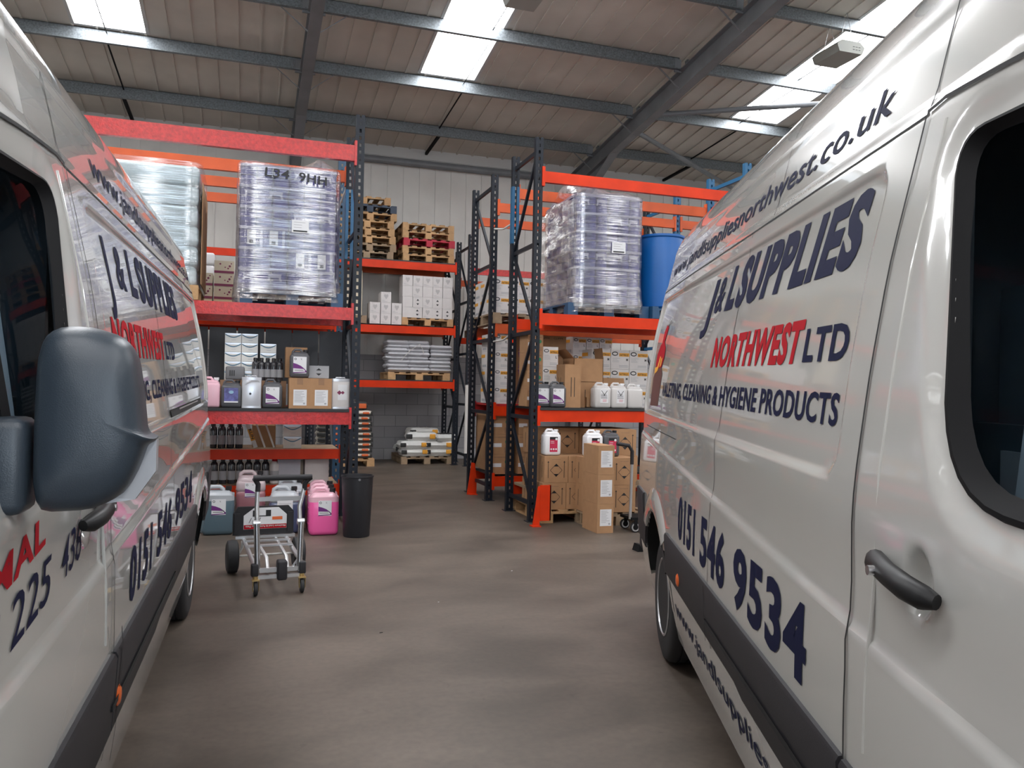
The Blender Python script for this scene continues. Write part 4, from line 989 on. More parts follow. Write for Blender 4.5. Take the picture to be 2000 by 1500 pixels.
# --------------- cans, tins and boxes on the left rack, low shelf (deck at 1.247)
def cat(o, c, nm=None):
    o['category'] = c
    return o
C5G = mk_can(.195, .15, .30, CANG, CAPB, l_purple); C5B = mk_can(.195, .15, .285, CANG, CAPB, l_blue); C5W = mk_can(.195, .16, .30, CANW, CANW, l_pinkt)
C5D = mk_can(.195, .15, .30, CANG, CAPB, l_pinkt); C5C = mk_can(.205, .16, .30, CANC, CANW, l_x); C5P = mk_can(.195, .15, .29, CANC, CANW)
C5K = mk_can(.195, .15, .31, PINKL, CANW); ZL = 1.248; YL = 8.70
place(C5K, (-.345, YL, ZL), 0, 'translucent pink can at the left end of the low shelf, partly behind the van', 'five litre cans')
place(C5B, (-.14, YL, ZL), 0, 'dark grey can with blue and violet label on the low shelf', 'five litre cans')
place(C5G, (.26, YL, ZL), 0, 'dark grey can with purple label standing beside the silver tin', 'five litre cans')
place(C5G, (.525, YL-.0, 1.567), 0, 'dark grey can with purple label standing on top of the brown carton', 'five litre cans')
def mk_tin(w, d, h, kind):
    r = thing('metal_tin', 'tin', 'tin'); g = G(); g.rbox(-w/2, w/2, -d/2, d/2, 0, h, .02, TIN if kind == 's' else WBOX); obj('body', g, r, smooth=True)
    g = G(); g.rbox(-w/2-.002, w/2+.002, -d/2-.002, d/2+.002, h-.012, h-.002, .02, TIN); g.rbox(-w/2-.002, w/2+.002, -d/2-.002, d/2+.002, .0, .012, .02, TIN); obj('rim', g, r, smooth=True)
    g = G(); y = -d/2-.001
    if kind == 's': g.add([(-.06, y, h*.80), (0, y, h*.93), (.06, y, h*.93), (.08, y, h*.86), (.0, y, h*.86), (-.06, y, h*.76)], [(0, 1, 2, 3, 4, 5)], PAPERG); g.bar((-.012, y, h*.47), (-.012, y, h*.56), .001, .003, BLK); g.lathe([(.012, -.001), (.012, 0)], BLK, (-.012, -d/2, h*.47), 'y', 8)
    else: g.box(-.03, .065, y, y+.0005, h*.3, h*.82, PAPER); g.add([(-.04, y-.001, h*.55), (-.015, y-.001, h*.63), (.01, y-.001, h*.55), (-.015, y-.001, h*.47)], [(0, 1, 2, 3)], MAROON)
    if kind != 's': g.add([(.0, y-.001, h*.55), (.02, y-.001, h*.61), (.04, y-.001, h*.55), (.02, y-.001, h*.49)], [(0, 1, 2, 3)], MAROON)
    obj('print', g, r)
    g = G(); g.tube([(-.05, 0, h-.005), (-.045, 0, h+.02), (.045, 0, h+.02), (.05, 0, h-.005)], .006, TIN, 8); obj('handle', g, r, smooth=True)
    return r
place(mk_tin(.19, .14, .305, 's'), (.055, YL, ZL), 0, 'silver square tin between two dark cans on the low shelf')
place(mk_tin(.19, .14, .31, 'w'), (.95, YL+.02, ZL), 0, 'white square tin with hazard diamond at the right end of the low shelf')
K1 = cat(mk_carton(.215, .30, .315, CARD, d_tape), 'box')
place(K1, (.53, YL+.06, ZL), 0, 'brown carton with white label, left of the pair on the low shelf', 'brown cartons on the left rack')
place(K1, (.745, YL+.06, ZL), 0, 'brown carton with white label, right of the pair on the low shelf', 'brown cartons on the left rack')
place(cat(mk_carton(.22, .2, .32, CARD), 'box'), (.50, YL+.22, 1.567), 0, 'brown carton behind the dark can that stands on another carton')
place(cat(mk_carton(.21, .2, .13, pm('grey_white_carton', (.32, .33, .35), .6), d_diam), 'box'), (.725, YL+.12, 1.567), 0, 'low grey carton with black triangle lying on the right brown carton')
place(cat(mk_carton(.34, .22, .281, CARDD), 'box'), (.235, 8.98, ZL), 0, 'dark brown carton behind the dark can with purple label')
place(cat(mk_carton(.27, .22, .281, CARDD), 'box'), (-.12, 8.98, ZL), 0, 'dark brown carton under the small grey case, behind the dark can and tin')
place(cat(mk_carton(.60, .22, .281, CARDD), 'box'), (.06, 9.22, ZL), 0, 'wide dark carton under the stacked tissue packs on the low shelf')
TB = cat(mk_carton(.165, .2, .098, TISS, d_wave, 'tissue_box'), 'box')
n = 0
for t in range(5):
    for k in range(3):
        if t == 4 and k == 2: continue
        place(TB, (-.14+k*.17+(.02 if k == 2 else 0), 9.21, 1.53+t*.1), 0, 'shiny white tissue pack, %s column, %s layer of the stack above the cans' % (['left', 'middle', 'right'][k], ORD[t] if t < 4 else 'top'), 'tissue packs on the left rack')
g = G(); g.rbox(-.095, .095, -.06, .06, 0, .14, .02, GREYC); CS = obj('tool_case', g, loc=(-.11, 8.93, 1.53), smooth=True); tag(CS, 'small grey plastic case with slotted grip above the dark can', 'case')
g = G()
for k in range(3): g.box(-.055+k*.02, -.045+k*.02, -.062, -.06, .04, .1, BLK)
obj('grip_slots', g, CS)
def mk_bottle(r, h, m, cap):
    t = thing('plastic_bottle', 'b', 'bottle'); g = G(); g.lathe([(r*.9, 0), (r, .01), (r, h*.72), (r*.9, h*.79), (r*.5, h*.86), (r*.5, h*.88)], m, n=16); obj('body', g, t, smooth=True)
    g = G(); g.lathe([(r*.6, h*.87), (r*.6, h*.97), (r*.5, h)], cap, n=12); obj('cap', g, t, smooth=True)
    g = G(); g.lathe([(r*1.01, h*.15), (r*1.01, h*.5)], PAPERG, n=16); obj('label', g, t); return t
BB = mk_bottle(.035, .24, BOTT, CAPB)
for k in range(5): place(BB, (.09+k*.062, 8.97, 1.53), 0, 'slim dark bottle, %s from the left, above the dark can and tin' % ['first', 'second', 'third', 'fourth', 'fifth'][k], 'dark bottles above the cans')
# shelf at .79 : bottles, cartons, boards, tissue boxes
BT = mk_bottle(.042, .29, BOTT, CAPB)
for k in range(4):
    for j in range(2): place(BT, (-.34+k*.093, 9.66+.09*j, .762), 0, 'dark bottle on the shelf under the cans, %s in the %s row' % (['first', 'second', 'third', 'fourth'][k], ['front', 'rear'][j]), 'shrink wrapped dark bottles')
place(cat(mk_carton(.26, .3, .25, CARD), 'box'), (.21, 9.95, .762), 0, 'brown carton behind the leaning boards on the shelf below the cans')
TB2 = cat(mk_carton(.20, .2, .135, TISS, d_wave, 'tissue_box'), 'box')
for t in range(2): place(TB2, (.52, 9.7, .762+.137*t), 0, 'larger white tissue box, %s of two beside the leaning boards' % ['lower', 'upper'][t], 'larger tissue boxes')
g = G()
for k in range(3):
    g.bar((.12+k*.10, 9.62, .77), (.0+k*.10, 9.62, 1.10), .012, .045 if k == 0 else .02, WPIPE, (1, 0, 0))
    if k == 0: bd = tag(obj('leaning_board', g), 'wide pale board with black lettering leaning on the shelf below the cans', 'board'); g = G()
    elif k == 1: tag(obj('leaning_board', g), 'narrow white rail leaning beside the lettered board', 'board'); g = G()
tag(obj('leaning_board', g), 'narrow white rail leaning furthest right of the boards', 'board')
g = G(); g.bar((.09, 9.612, .85), (.045, 9.612, .98), .001, .046, YEL, (1, 0, 0)); add_text(g, 'KLIN', BLK, (.036, 9.608, .975), (.35, 0, -1), (1, 0, .3), .11, .03, .02); obj('board_lettering', g, bd)
# lowest shelf (deck .40) things seen under the orange beam
for k in range(7):
    place(BT, (-.32+k*.092, 9.66, .362), 0, 'dark bottle on the lowest shelf, %s from the left' % ['first', 'second', 'third', 'fourth', 'fifth', 'sixth', 'seventh'][k], 'dark bottles on the lowest shelf')
RB = mk_bottle(.05, .29, WBOX, RED)
place(RB, (.33, 9.62, .362), 0, 'white bottle with big red cap on the lowest shelf')
place(cat(mk_carton(.25, .3, .27, pm('grey_carton', (.42, .42, .47), .6)), 'box'), (.49, 9.75, .362), 0, 'pale grey carton with rows of bottle caps showing, lowest shelf')
place(cat(mk_carton(.27, .3, .27, WBOX), 'box'), (.80, 9.75, .362), 0, 'white carton on the lowest shelf beside the rack post')
# --------------- on the floor by the left rack
C25 = {}
C25['pink'] = mk_can(.29, .26, .47, PINKL, CAPB, l_purple25, PINK); C25['teal'] = mk_can(.30, .27, .48, GREYL, CAPB, l_purple25, TEAL)
C25['rose'] = mk_can(.29, .26, .46, ROSEL, CAPB, l_purple25, ROSE, .58); C25['blue'] = mk_can(.30, .27, .47, GREYL, CAPB, l_plain, DBLU, .70)
for k, lab in enumerate(('large pink can standing in front, beside the black bin', 'large pink can, second back behind the front pink one', 'large pink can, rearmost of the three pink ones')):
    place(C25['pink'], (.765+.015*k, 8.33+.30*k, 0), 0, lab, 'large pink cans')
place(C25['teal'], (-.235, 8.55, 0), 0, 'large blue-grey can partly behind the left van rear', 'large cans on the floor')
place(C25['rose'], (.07, 8.80, .14), 0, 'large dull red can raised behind the sack truck')
place(C25['blue'], (.395, 8.50, 0), 0, 'large dark blue can with white label behind the trolley handle', 'dark blue cans')
place(C25['blue'], (.47, 8.83, .04), 0, 'large dark blue can behind the labelled dark blue one', 'dark blue cans')
place(cat(mk_carton(.34, .28, .139, CARDD), 'box'), (.07, 8.80, 0), 0, 'low dark carton under the large dull red can')
g = G(); g.box(-.15, .15, -.13, .13, 0, .039, WOODD); tag(obj('plank', g, loc=(.47, 8.83, 0)), 'short wooden plank under the rear dark blue can', 'plank')
b = thing('waste_bin', 'tall round black plastic bin beside the pink cans', 'bin', (1.075, 8.13, 0))
g = G(); g.lathe([(.125, 0), (.130, .008), (.155, .585), (.162, .59), (.162, .605), (.150, .605), (.148, .58), (.12, .02), (.001, .015)], BIN, n=48); obj('bin_body', g, b, smooth=True)
g = G(); g.lathe([(.012, -.003), (.012, .0)], GREYC, (0, -.158, .575), 'y', 12); obj('bin_badge', g, b)

# --------------- sack truck / platform trolley
tr = thing('folding_trolley', 'folding aluminium hand trolley with black handle and pneumatic wheels on the concrete', 'trolley', (.215, 6.38, 0), radians(5.5))
def tpart(name, g, **k): return obj(name, g, tr, **k)
hw = .165
for s in (-1, 1):
    g = G(); g.tube([(s*hw, -.36, .20), (s*hw, .42, .25)], .017, ALU, 10); tpart('deck_rail', g, smooth=True)
    g = G(); g.tube([(s*.07, -.34, .15), (s*.07, -.24, .235), (s*.08, .42, .25)], .013, ALU, 8); tpart('inner_rail', g, smooth=True)
g = G(); g.bar((-.23, .43, .27), (.23, .43, .27), .05, .022, ALU); tpart('toe_bar', g)
for yy, zz in ((.12, .255), (.30, .26)):
    g = G(); g.bar((-hw, yy, zz), (hw, yy, zz), .05, .012, ALU); tpart('cross_bar', g)
g = G(); g.bar((-hw-.01, -.36, .17), (hw+.01, -.36, .17), .03, .03, ALU); tpart('front_bar', g)
g = G(); g.bar((-hw-.01, -.37, .125), (hw+.01, -.37, .125), .03, .025, ALU); tpart('front_bar', g)
g = G(); g.rbox(-.035+.02, .035+.02, -.42, -.33, .10, .24, .015, TRIM); tpart('foot_pedal', g, smooth=True)
for s in (-1, 1):
    g = G(); g.rbox(s*hw-.025, s*hw+.025, -.39, -.33, .13, .22, .012, TRIM); tpart('corner_joint', g, smooth=True)
    g = G(); g.tube([(s*.145, -.36, .15), (s*.15, -.33, .47), (s*.15, -.28, .60), (s*.165+.02, -.27, .74)], .016, ALU, 10); tpart('upright_tube', g, smooth=True)
    g = G(); g.tube([(s*.145, -.36, .15), (s*.155, -.34, .50)], .021, CHROME, 10); tpart('lower_sleeve', g, smooth=True)
    g = G(); g.tube([(s*.165+.02, -.27, .72), (s*.165+.022, -.27, .77), (s*.185+.025, -.28, .80), (s*.20+.028, -.29, .815)], .018, TRIM, 10); tpart('grip_arm', g, smooth=True)
    g = G(); g.lathe([(.022, -.025), (.022, .025)], ALU, (s*.155, -.32, .50), 'x', 12); tpart('fold_hinge', g, smooth=True)
g = G(); g.tube([(-.178, -.29, .818), (.234, -.29, .818)], .021, TRIM, 12); tpart('handle_bar', g, smooth=True)
g = G(); g.bar((-.16, -.28, .665), (.16, -.28, .665), .012, .03, ALU); tpart('upper_cross_bar', g)
g = G(); g.tube([(.155, -.34, .26), (.09, -.34, .16)], .009, CHROME, 8); tpart('stay', g)
g = G(); pl = [(-.25, 0, .0), (-.25, 0, .17), (-.215, 0, .225), (.18, 0, .225), (.22, 0, .18), (.22, 0, .0)]
g.poly([(a, .43, z+.285) for a, _, z in pl], (0, .03, 0), TRIM); pn = tpart('black_toe_plate', g)
g = G(); g.box(-.24, -.20, .415, .43, .30, .46, TRIM); g.box(.17, .21, .415, .43, .30, .46, TRIM); obj('plate_rib', g, pn)
g = G(); g.poly([(-.17, .427, .33), (-.17, .427, .44), (-.09, .427, .50), (.10, .427, .50), (.165, .427, .44), (.165, .427, .33)], (0, .002, 0), PAPER); st = obj('sticker', g, pn)
g = G(); g.box(-.168, .163, .425, .4268, .332, .365, RED); g.box(-.10, -.06, .425, .4268, .43, .48, BLK); g.box(.0, .04, .425, .4268, .43, .48, BLK); g.box(-.08, .02, .425, .4268, .43, .437, BLK); g.box(.05, .13, .425, .4268, .40, .425, SACKO)
for a in (-.13, -.10, -.06): g.bar((a, .426, .38), (a+.02, .426, .42), .001, .004, BLK)
obj('sticker_print', g, st)
g = G(); add_text(g, 'Maximum Load & Folding Toe Plate', WBOX, (.155, .4235, .358), (-1, 0, 0), (0, 0, -1), .31, .014, .02); obj('sticker_lettering', g, st)
for s in (-1, 1):
    wr = G(); wr.lathe([(.06, -.03), (.10, -.045), (.125, -.035), (.13, 0), (.125, .035), (.10, .045), (.06, .03)], TYRE, (0, 0, 0), 'x', 32)
    w_ = tpart('pneumatic_wheel', wr, loc=(s*.255, .38, .131), smooth=True)
    g = G(); g.lathe([(.065, -.02), (.05, -.03), (.02, -.035), (.02, .035), (.05, .03), (.065, .02)], GREYC, (0, 0, 0), 'x', 24); obj('wheel_hub', g, w_, smooth=True)
    g = G(); g.tube([(s*.215, .38, .131), (s*.18, .38, .2), (s*.18, .38, .25)], .011, WPIPE, 8); tpart('axle_stay', g, smooth=True)
    g = G(); g.lathe([(.001, -.014), (.04, -.014), (.05, -.010), (.05, .010), (.04, .014), (.001, .014)], TYRE, (0, 0, 0), 'x', 24)
    c_ = tpart('castor_wheel', g, loc=(s*.16, -.395, .051), smooth=True)
    g = G(); g.lathe([(.028, -.0155), (.028, .0155)], CHROME, (0, 0, 0), 'x', 16); obj('castor_hub', g, c_)
    g = G()
    for q in (-1, 1): g.poly([(s*.16+q*.02, -.41, .035), (s*.16+q*.02, -.38, .035), (s*.16+q*.02, -.36, .11), (s*.16+q*.02, -.42, .11)], (.003, 0, 0), BRASS)
    g.box(s*.16-.026, s*.16+.026, -.42, -.36, .108, .115, BRASS); g.lathe([(.018, .113), (.018, .135)], BRASS, (s*.16, -.38, 0), n=12); tpart('castor_fork', g)
g = G(); g.tube([(-.22, .38, .131), (.22, .38, .131)], .009, WPIPE, 8); tpart('wheel_axle', g)

# --------------- back wall rack: pallet stacks, white cartons, sacks
T1 = [P_D, P_D, P_W, P_W, P_W, P_W, P_B, P_W]; lab = ['bottom', 'second', 'third', 'fourth', 'fifth', 'sixth', 'seventh', 'top']
for i, p in enumerate(T1):
    place(p, (2.12+random.uniform(-.03, .03)+(-.07 if i == 7 else 0), 15.75, 3.887+.1455*i), 0, '%s pallet, %s in the tall stack on top of the back rack' % ('dark blue painted' if p is P_B else 'bare wooden', lab[i]), GP, (1, .9, 1))
for i, p in enumerate([P_W, P_W, P_R, P_W, P_W]):
    place(p, (3.26+random.uniform(-.02, .02), 15.72, 3.887+.1455*i), 0, '%s pallet, %s in the short stack of five on the back rack' % ('red painted' if p is P_R else 'bare wooden', lab[i] if i < 4 else 'top'), GP, (1, .92, 1))
place(P_W, (3.28, 15.75, 2.667), 0, 'wooden pallet under the block of white cartons on the back rack', GP, (1, .95, 1))
WC = cat(mk_carton(.19, .38, .20, WBOX, d_drop), 'box'); WD = cat(mk_carton(.19, .38, .20, WBOX, d_diam), 'box'); WS = cat(mk_carton(.19, .38, .20, WBOX), 'box')
rows = [('S', 'D', 'C', 'D', 'D'), ('S', 'D', 'C', 'D', 'S'), ('S', 'C', 'S', 'C', 'S'), ('C', 'C', 'C', 'C', 'C')]
C5 = ['first', 'second', 'third', 'fourth', 'fifth']
for t in range(4):
    for k in range(5):
        place({'C': WC, 'D': WD, 'S': WS}[rows[t][k]], (2.885+k*.195+random.uniform(-.004, .004), 15.42, 2.812+.202*t), 0, 'white carton, %s from the left in %s layer of the block on the back rack' % (C5[k], ORD[t] if t < 3 else 'top'), 'white cartons in the block')
    place(WS, (2.79+.195, 15.82, 2.812+.202*t), 0, 'white carton at the rear left of the block, %s layer' % (ORD[t] if t < 3 else 'top'), 'white cartons in the block')
for k, (x, n_) in enumerate(((2.27, 2), (2.475, 3), (2.68, 2))):
    for t in range(n_): place(WC, (x, 15.4, 2.667+.202*t), 0, 'small white carton, %s column, %s one, left of the block on the back rack' % (['left', 'middle', 'right'][k], ['bottom', 'second', 'top'][t]), 'small white cartons beside the block')
TC = cat(mk_carton(.36, .36, .21, CARDW), 'box')
place(P_D, (1.67, 15.75, 2.667), 0, 'dull pallet under the tall column of cream cartons on the back rack', GP, (.9, .9, 1))
for t in range(4): place(TC, (1.86, 15.5, 2.812+.212*t), 0, 'cream carton, %s of the tall column behind the rack posts' % (ORD[t] if t < 3 else 'top'), 'cream cartons column')
def mk_sack(w, d, h, m, name='filled_sack', deco=None):
    n = 18; vs = []; q = 10
    for s in (1, -1):
        for i in range(n+1):
            for j in range(q+1):
                u = -1+2*i/n; v = -1+2*j/q; b = (1-abs(u)**9)*(1-abs(v)**8)
                vs.append((u*w/2, v*d/2*(1-.03*abs(u)), h/2+s*h/2*(b**.32)*(1+random.uniform(-.06, .06)*(1 if b > .1 else 0))))
    g = G(); o = (n+1)*(q+1)
    fs = [(k*o+i*(q+1)+j, k*o+(i+1)*(q+1)+j, k*o+(i+1)*(q+1)+j+1, k*o+i*(q+1)+j+1) for k in range(2) for i in range(n) for j in range(q)]
    g.add(vs, fs, m); r = obj(name, g, smooth=True); r['category'] = 'sack'
    if deco: deco(r, w, d, h)
    return r
SK = mk_sack(.44, .56, .092, SACK)
place(P_W, (3.14, 15.7, 1.624), 0, 'wooden pallet under the neat stack of pale grey sacks', GP, (1.2, .85, 1))
nm = ['bottom', 'second', 'third', 'fourth', 'fifth', 'sixth', 'seventh', 'eighth', 'top']
for t in range(8):
    xs_ = (2.75, 3.165, 3.58) if t % 2 == 0 else (2.72, 3.13, 3.56)
    for k in range(3):
        if t == 7 and k == 2: continue
        place(SK, (xs_[k]+random.uniform(-.02, .02), 15.52+random.uniform(-.02, .02), 1.769+t*.074), radians(random.uniform(-2, 2)), 'pale grey sack, %s of the %s layer in the neat stack' % (['left', 'middle', 'right'][k], nm[t]), 'pale grey sacks')
r = SK
g = G(); g.tube([(3.14, 15.215, 2.31), (2.95, 15.22, 2.18), (2.78, 15.225, 1.98)], .006, WPIPE, 6); g.tube([(3.14, 15.215, 2.31), (3.2, 15.22, 2.2), (3.22, 15.22, 2.12)], .006, WPIPE, 6)
tag(obj('tied_string', g), 'white string tied over the top left of the neat sack stack', 'string')
# white, yellow and black sacks on the floor pallet
def d_yb(r, w, d, h):
    g = G(); g.rbox(-w*.5, -w*.30, -d*.52, -d*.46, h*.3, h*.8, .012, SACKB); g.rbox(w*.24, w*.42, -d*.53, -d*.46, h*.3, h*.82, .012, YEL); obj('sack_print', g, r, smooth=True)
SW = mk_sack(.62, .42, .16, SACKY, deco=d_yb)
place(P_D, (3.37, 15.95, 0), 0, 'dull pallet on the floor under the loose white sacks', GP, (1.02, .95, 1))
for (x, y, z, rz, lb) in ((3.13, 15.6, .146, 2, 'white sack with yellow and black print, bottom left at the front'), (3.62, 15.62, .146, -3, 'white sack with yellow and black print, bottom right at the front'),
                          (3.1, 15.58, .285, 3, 'white sack with yellow and black print, second layer left'), (3.62, 15.6, .285, -4, 'white sack with yellow and black print, second layer right'),
                          (3.28, 15.62, .43, -5, 'white sack, third layer, middle of the loose pile'), (3.36, 15.9, .50, 6, 'white sack on top of the loose pile, rear'), (3.1, 16.0, .18, 0, 'white sack at the rear left of the loose pile')):
    place(SW, (x, y, z), radians(rz), lb, 'white sacks on the floor pallet', (1.0 if z > .4 else .9, 1, 1.15 if z > .4 else 1))
SY = mk_sack(.42, .34, .15, SACKY); place(SY, (3.74, 15.55, .43), radians(8), 'white sack with black and yellow top lying at the right of the loose pile')
g = G(); g.rbox(-.14, .14, -.12, .10, .12, .162, .02, SACKB); pr = obj('sack_print', g, SY, smooth=True)
# orange, black and white sacks stacked behind the left rack posts
def d_or(r, w, d, h):
    g = G(); g.rbox(w*.12, w*.36, -d*.525, -d*.46, h*.34, h*.74, .01, SACKO); g.rbox(-w*.5, w*.5, -d*.50, -d*.44, h*.06, h*.30, .006, SACKB); obj('sack_print', g, r, smooth=True)
    g = G(); g.rbox(w*.42, w*.5, -d*.5, d*.4, h*.15, h*.8, .01, SACKB); g.rbox(-w*.5, -w*.1, -d*.52, -d*.45, h*.3, h*.8, .01, SACKB); obj('black_end', g, r, smooth=True)
SO = mk_sack(.50, .5, .100, CREAMS, deco=d_or)
place(P_W, (1.72, 15.6, 0), 0, 'wooden pallet under the orange and black sacks behind the left rack', GP, (1.15, .95, 1))
for t in range(9):
    for k in range(2):
        if t == 8 and k == 0: continue
        place(SO, (1.50+.51*k+random.uniform(-.02, .02), 15.4, .146+t*.098), radians(random.uniform(-3, 3)), 'orange, black and white sack, %s column, %s layer' % (['left', 'right'][k], nm[t]), 'orange and black sacks')
SB = mk_sack(.34, .4, .16, SACKB); place(SB, (1.98, 15.4, 1.04), radians(15), 'black sack slumped on top of the orange and black stack'); g = G(); g.rbox(-.1, .12, -.22, -.17, .03, .12, .01, SACKO); obj('sack_print', g, SB, smooth=True)

# --------------- second row on the left: cream cartons with maroon band
AC = cat(mk_carton(.225, .3, .155, CARDW, d_aero), 'box')
for k in range(2):
    for t in range(4 if k else 3):
        place(AC, (-.52+.24*k, 10.5, 2.343+.157*t), 0, 'cream carton with maroon band, %s column, %s one, beside the wrapped load' % (['left', 'right'][k], ORD[t]), 'cream and maroon cartons')
KB = cat(mk_carton(.22, .08, .11, YEL), 'box')
for k in range(2): place(KB, (-.40+.24*k, 10.30, 2.343), 0, 'small yellow-brown carton, %s one in front of the cream and maroon cartons' % ['left', 'right'][k], 'small yellow cartons')
g = G(); g.rbox(-.12, .12, -.12, .12, 0, .155, .03, CANW); TBX = obj('white_tub', g, smooth=True); TBX['category'] = 'tub'
for t in range(5): place(TBX, (-.53, 11.0, 2.343+.16*t+.0), 0, 'white square tub, %s of the column behind the cartons' % nm[t], 'white tubs')

# --------------- right-hand racks
# second row mid level: gloves cartons on a pallet
GL = cat(mk_carton(.25, .30, .235, WBOX, d_nitrile('M')), 'box')
place(P_D, (3.60, 10.82, 2.363), 0, 'dull pallet under the white glove cartons at head height, second right rack', GP, (1, .95, 1))
for t in range(2):
    for r_ in range(3):
        for k in range(3):
            place(GL, (3.24+k*.255, 10.50+r_*.305, 2.508+t*.237), 0, 'white glove carton with orange band, %s from left, %s row, %s layer, upper level' % (C5[k], ['front', 'middle', 'rear'][r_], ['lower', 'upper'][t]), 'glove cartons on the upper level')
NX = cat(mk_carton(.19, .30, .235, WBOX, d_nitrile('XL')), 'box'); NL = cat(mk_carton(.19, .30, .235, WBOX, d_nitrile('L')), 'box')
for t in range(4):
    place(NX, (3.245, 10.48, 1.293+t*.237), 0, 'white XL glove carton, %s of the column inside the second right rack' % (ORD[t] if t < 3 else 'top'), 'XL glove cartons')
    place(NL, (3.245, 10.82, 1.293+t*.237), 0, 'white L glove carton, %s of the column seen through the rack frame' % (ORD[t] if t < 3 else 'top'), 'L glove cartons at the rear')
CLP = cat(mk_carton(.20, .30, .235, CARDW if False else CARD, d_clip), 'box')
for t in range(4): place(CLP, (3.62, 10.42, 1.293+t*.237), 0, 'brown carton with purple side, %s of the column beside the glove cartons' % (ORD[t] if t < 3 else 'top'), 'brown and purple cartons')
for k in range(5):
    for t in range(4):
        place(NL if k > 1 else CLP, (3.88+k*.2+(.1 if k > 1 else 0), 10.5, 1.293+t*.237), 0, '%s, %s from left, %s layer, on second right rack behind open cartons' % ('white L glove carton' if k > 1 else 'brown carton', C5[k], ORD[t] if t < 3 else 'top'), 'cartons seen between the shelves')
# brown cartons at floor level in the second right rack
KN = cat(mk_carton(.26, .32, .265, CARD, d_brow), 'box')
for k in range(2):
    for t in range(3): place(KN, (3.28+.36*k, 10.5, .348+t*.268), 0, 'brown carton with green dot and white sticker, %s column, %s one, second right rack' % (['left', 'right'][k], ORD[t] if t < 2 else 'top'), 'brown cartons with green dots')
g = G(); g.box(-.24, .24, -.3, .3, 0, .80, CARD); tag(obj('tall_carton', g, loc=(3.42, 10.98, .36)), 'tall plain brown carton seen through the end frame of the second rack', 'box')
g = G(); g.box(-.12, .12, -.1, .1, 0, .05, CARDW); tag(obj('cream_packet', g, loc=(3.26, 10.5, 1.155)), 'small cream packet lying on the top brown carton', 'packet')
# near right rack: shelf deck at 1.292
ZR = 1.293; YR = 8.72
place(C5G, (3.235, YR+.02, ZR), 0, 'dark grey can with purple label, half behind the nearest right post', 'five litre cans')
place(C5G, (3.40, YR-.03, ZR), 0, 'dark grey can with purple label, in front of the glove cartons on the right shelf', 'five litre cans')
KG = cat(mk_carton(.19, .3, .21, CARD, d_brow), 'box')
for t in range(4): place(KG, (3.22, 9.08, ZR+t*.212), 0, 'brown carton with green dot, %s of the column behind the right post' % (ORD[t] if t < 3 else 'top'), 'brown cartons by the right post')
for t in range(3): place(NL, (3.42, 9.1, ZR+.0+t*.237), 0, 'white L glove carton, %s of the column behind the dark cans' % ['bottom', 'middle', 'top'][t], 'L glove cartons behind the cans')
KS = cat(mk_carton(.20, .34, .50, CARD, d_slots), 'box'); place(KS, (3.60, 8.85, ZR), 0, 'tall narrow brown carton with slot marks on the right shelf')
def open_carton(w, d, h, flaps, label, loc, m=CARD, ins=None):
    r = thing('open_carton', label, 'box', loc); g = G(); t = .006
    g.box(-w/2, w/2, -d/2, -d/2+t, 0, h, m); g.box(-w/2, w/2, d/2-t, d/2, 0, h, m); g.box(-w/2, -w/2+t, -d/2, d/2, 0, h, m); g.box(w/2-t, w/2, -d/2, d/2, 0, h, m); g.box(-w/2, w/2, -d/2, d/2, 0, t, CARDD); obj('box_body', g, r)
    for (x0, y0, x1, y1, dx, dy, dz) in flaps:
        g = G(); g.poly([(x0, y0, h), (x1, y1, h), (x1+dx, y1+dy, h+dz), (x0+dx, y0+dy, h+dz)], (t*.7, t*.7, 0), m); obj('flap', g, r)
    return r
place(cat(mk_carton(.38, .34, .30, CARD, d_slots), 'box'), (3.86, 9.0, ZR), 0, 'wide brown carton under the opened tall carton on the right shelf')
open_carton(.38, .34, .28, [(-.19, -.17, -.19, .17, -.10, 0, .10), (.19, -.17, .19, .17, -.02, .0, .13)], 'open brown carton with raised flaps stacked on a wide carton', (3.86, 9.0, ZR+.30))
open_carton(.62, .22, .12, [(-.31, .11, .31, .11, -.02, .02, .24)], 'low open carton with a raised rear flap behind the clear cans', (4.13, 8.90, ZR))
for k, x in enumerate((3.955, 4.165)): place(C5C, (x, 8.68, ZR), 0, 'clear can with white printed label, %s of two at the front' % ['left', 'right'][k], 'clear cans on the right shelf')
place(C5P, (4.375, 8.68, ZR), 0, 'clear can without a label, right of the two labelled clear cans', 'clear cans on the right shelf')
for k in range(3):
    for t in range(3): place(GL, (4.13+k*.255, 9.22, ZR+t*.237), 0, 'white glove carton, %s from left, %s layer, behind the clear cans' % (C5[k], ['bottom', 'middle', 'top'][t]), 'glove cartons behind the clear cans')
dr = thing('plastic_drum', 'tall bright blue plastic drum on the upper right shelf beside the wrapped load', 'drum', (4.86, 8.95, 2.511))
g = G(); g.lathe([(.255, 0), (.275, .02), (.288, .25), (.292, .5), (.288, .78), (.27, .86), (.285, .875), (.285, .90), (.262, .905), (.255, .885), (.001, .885)], BARREL, n=56); obj('drum_body', g, dr, smooth=True)
for s in (-1, 1):
    g = G(); g.lathe([(.03, .885), (.03, .90), (.001, .902)], BARREL, (s*.16, 0, 0), n=16); obj('bung', g, dr)
place(P_P, (4.95, 9.1, 2.365), 0, 'blue plastic pallet under the blue drum', GP, (.78, .9, 1))
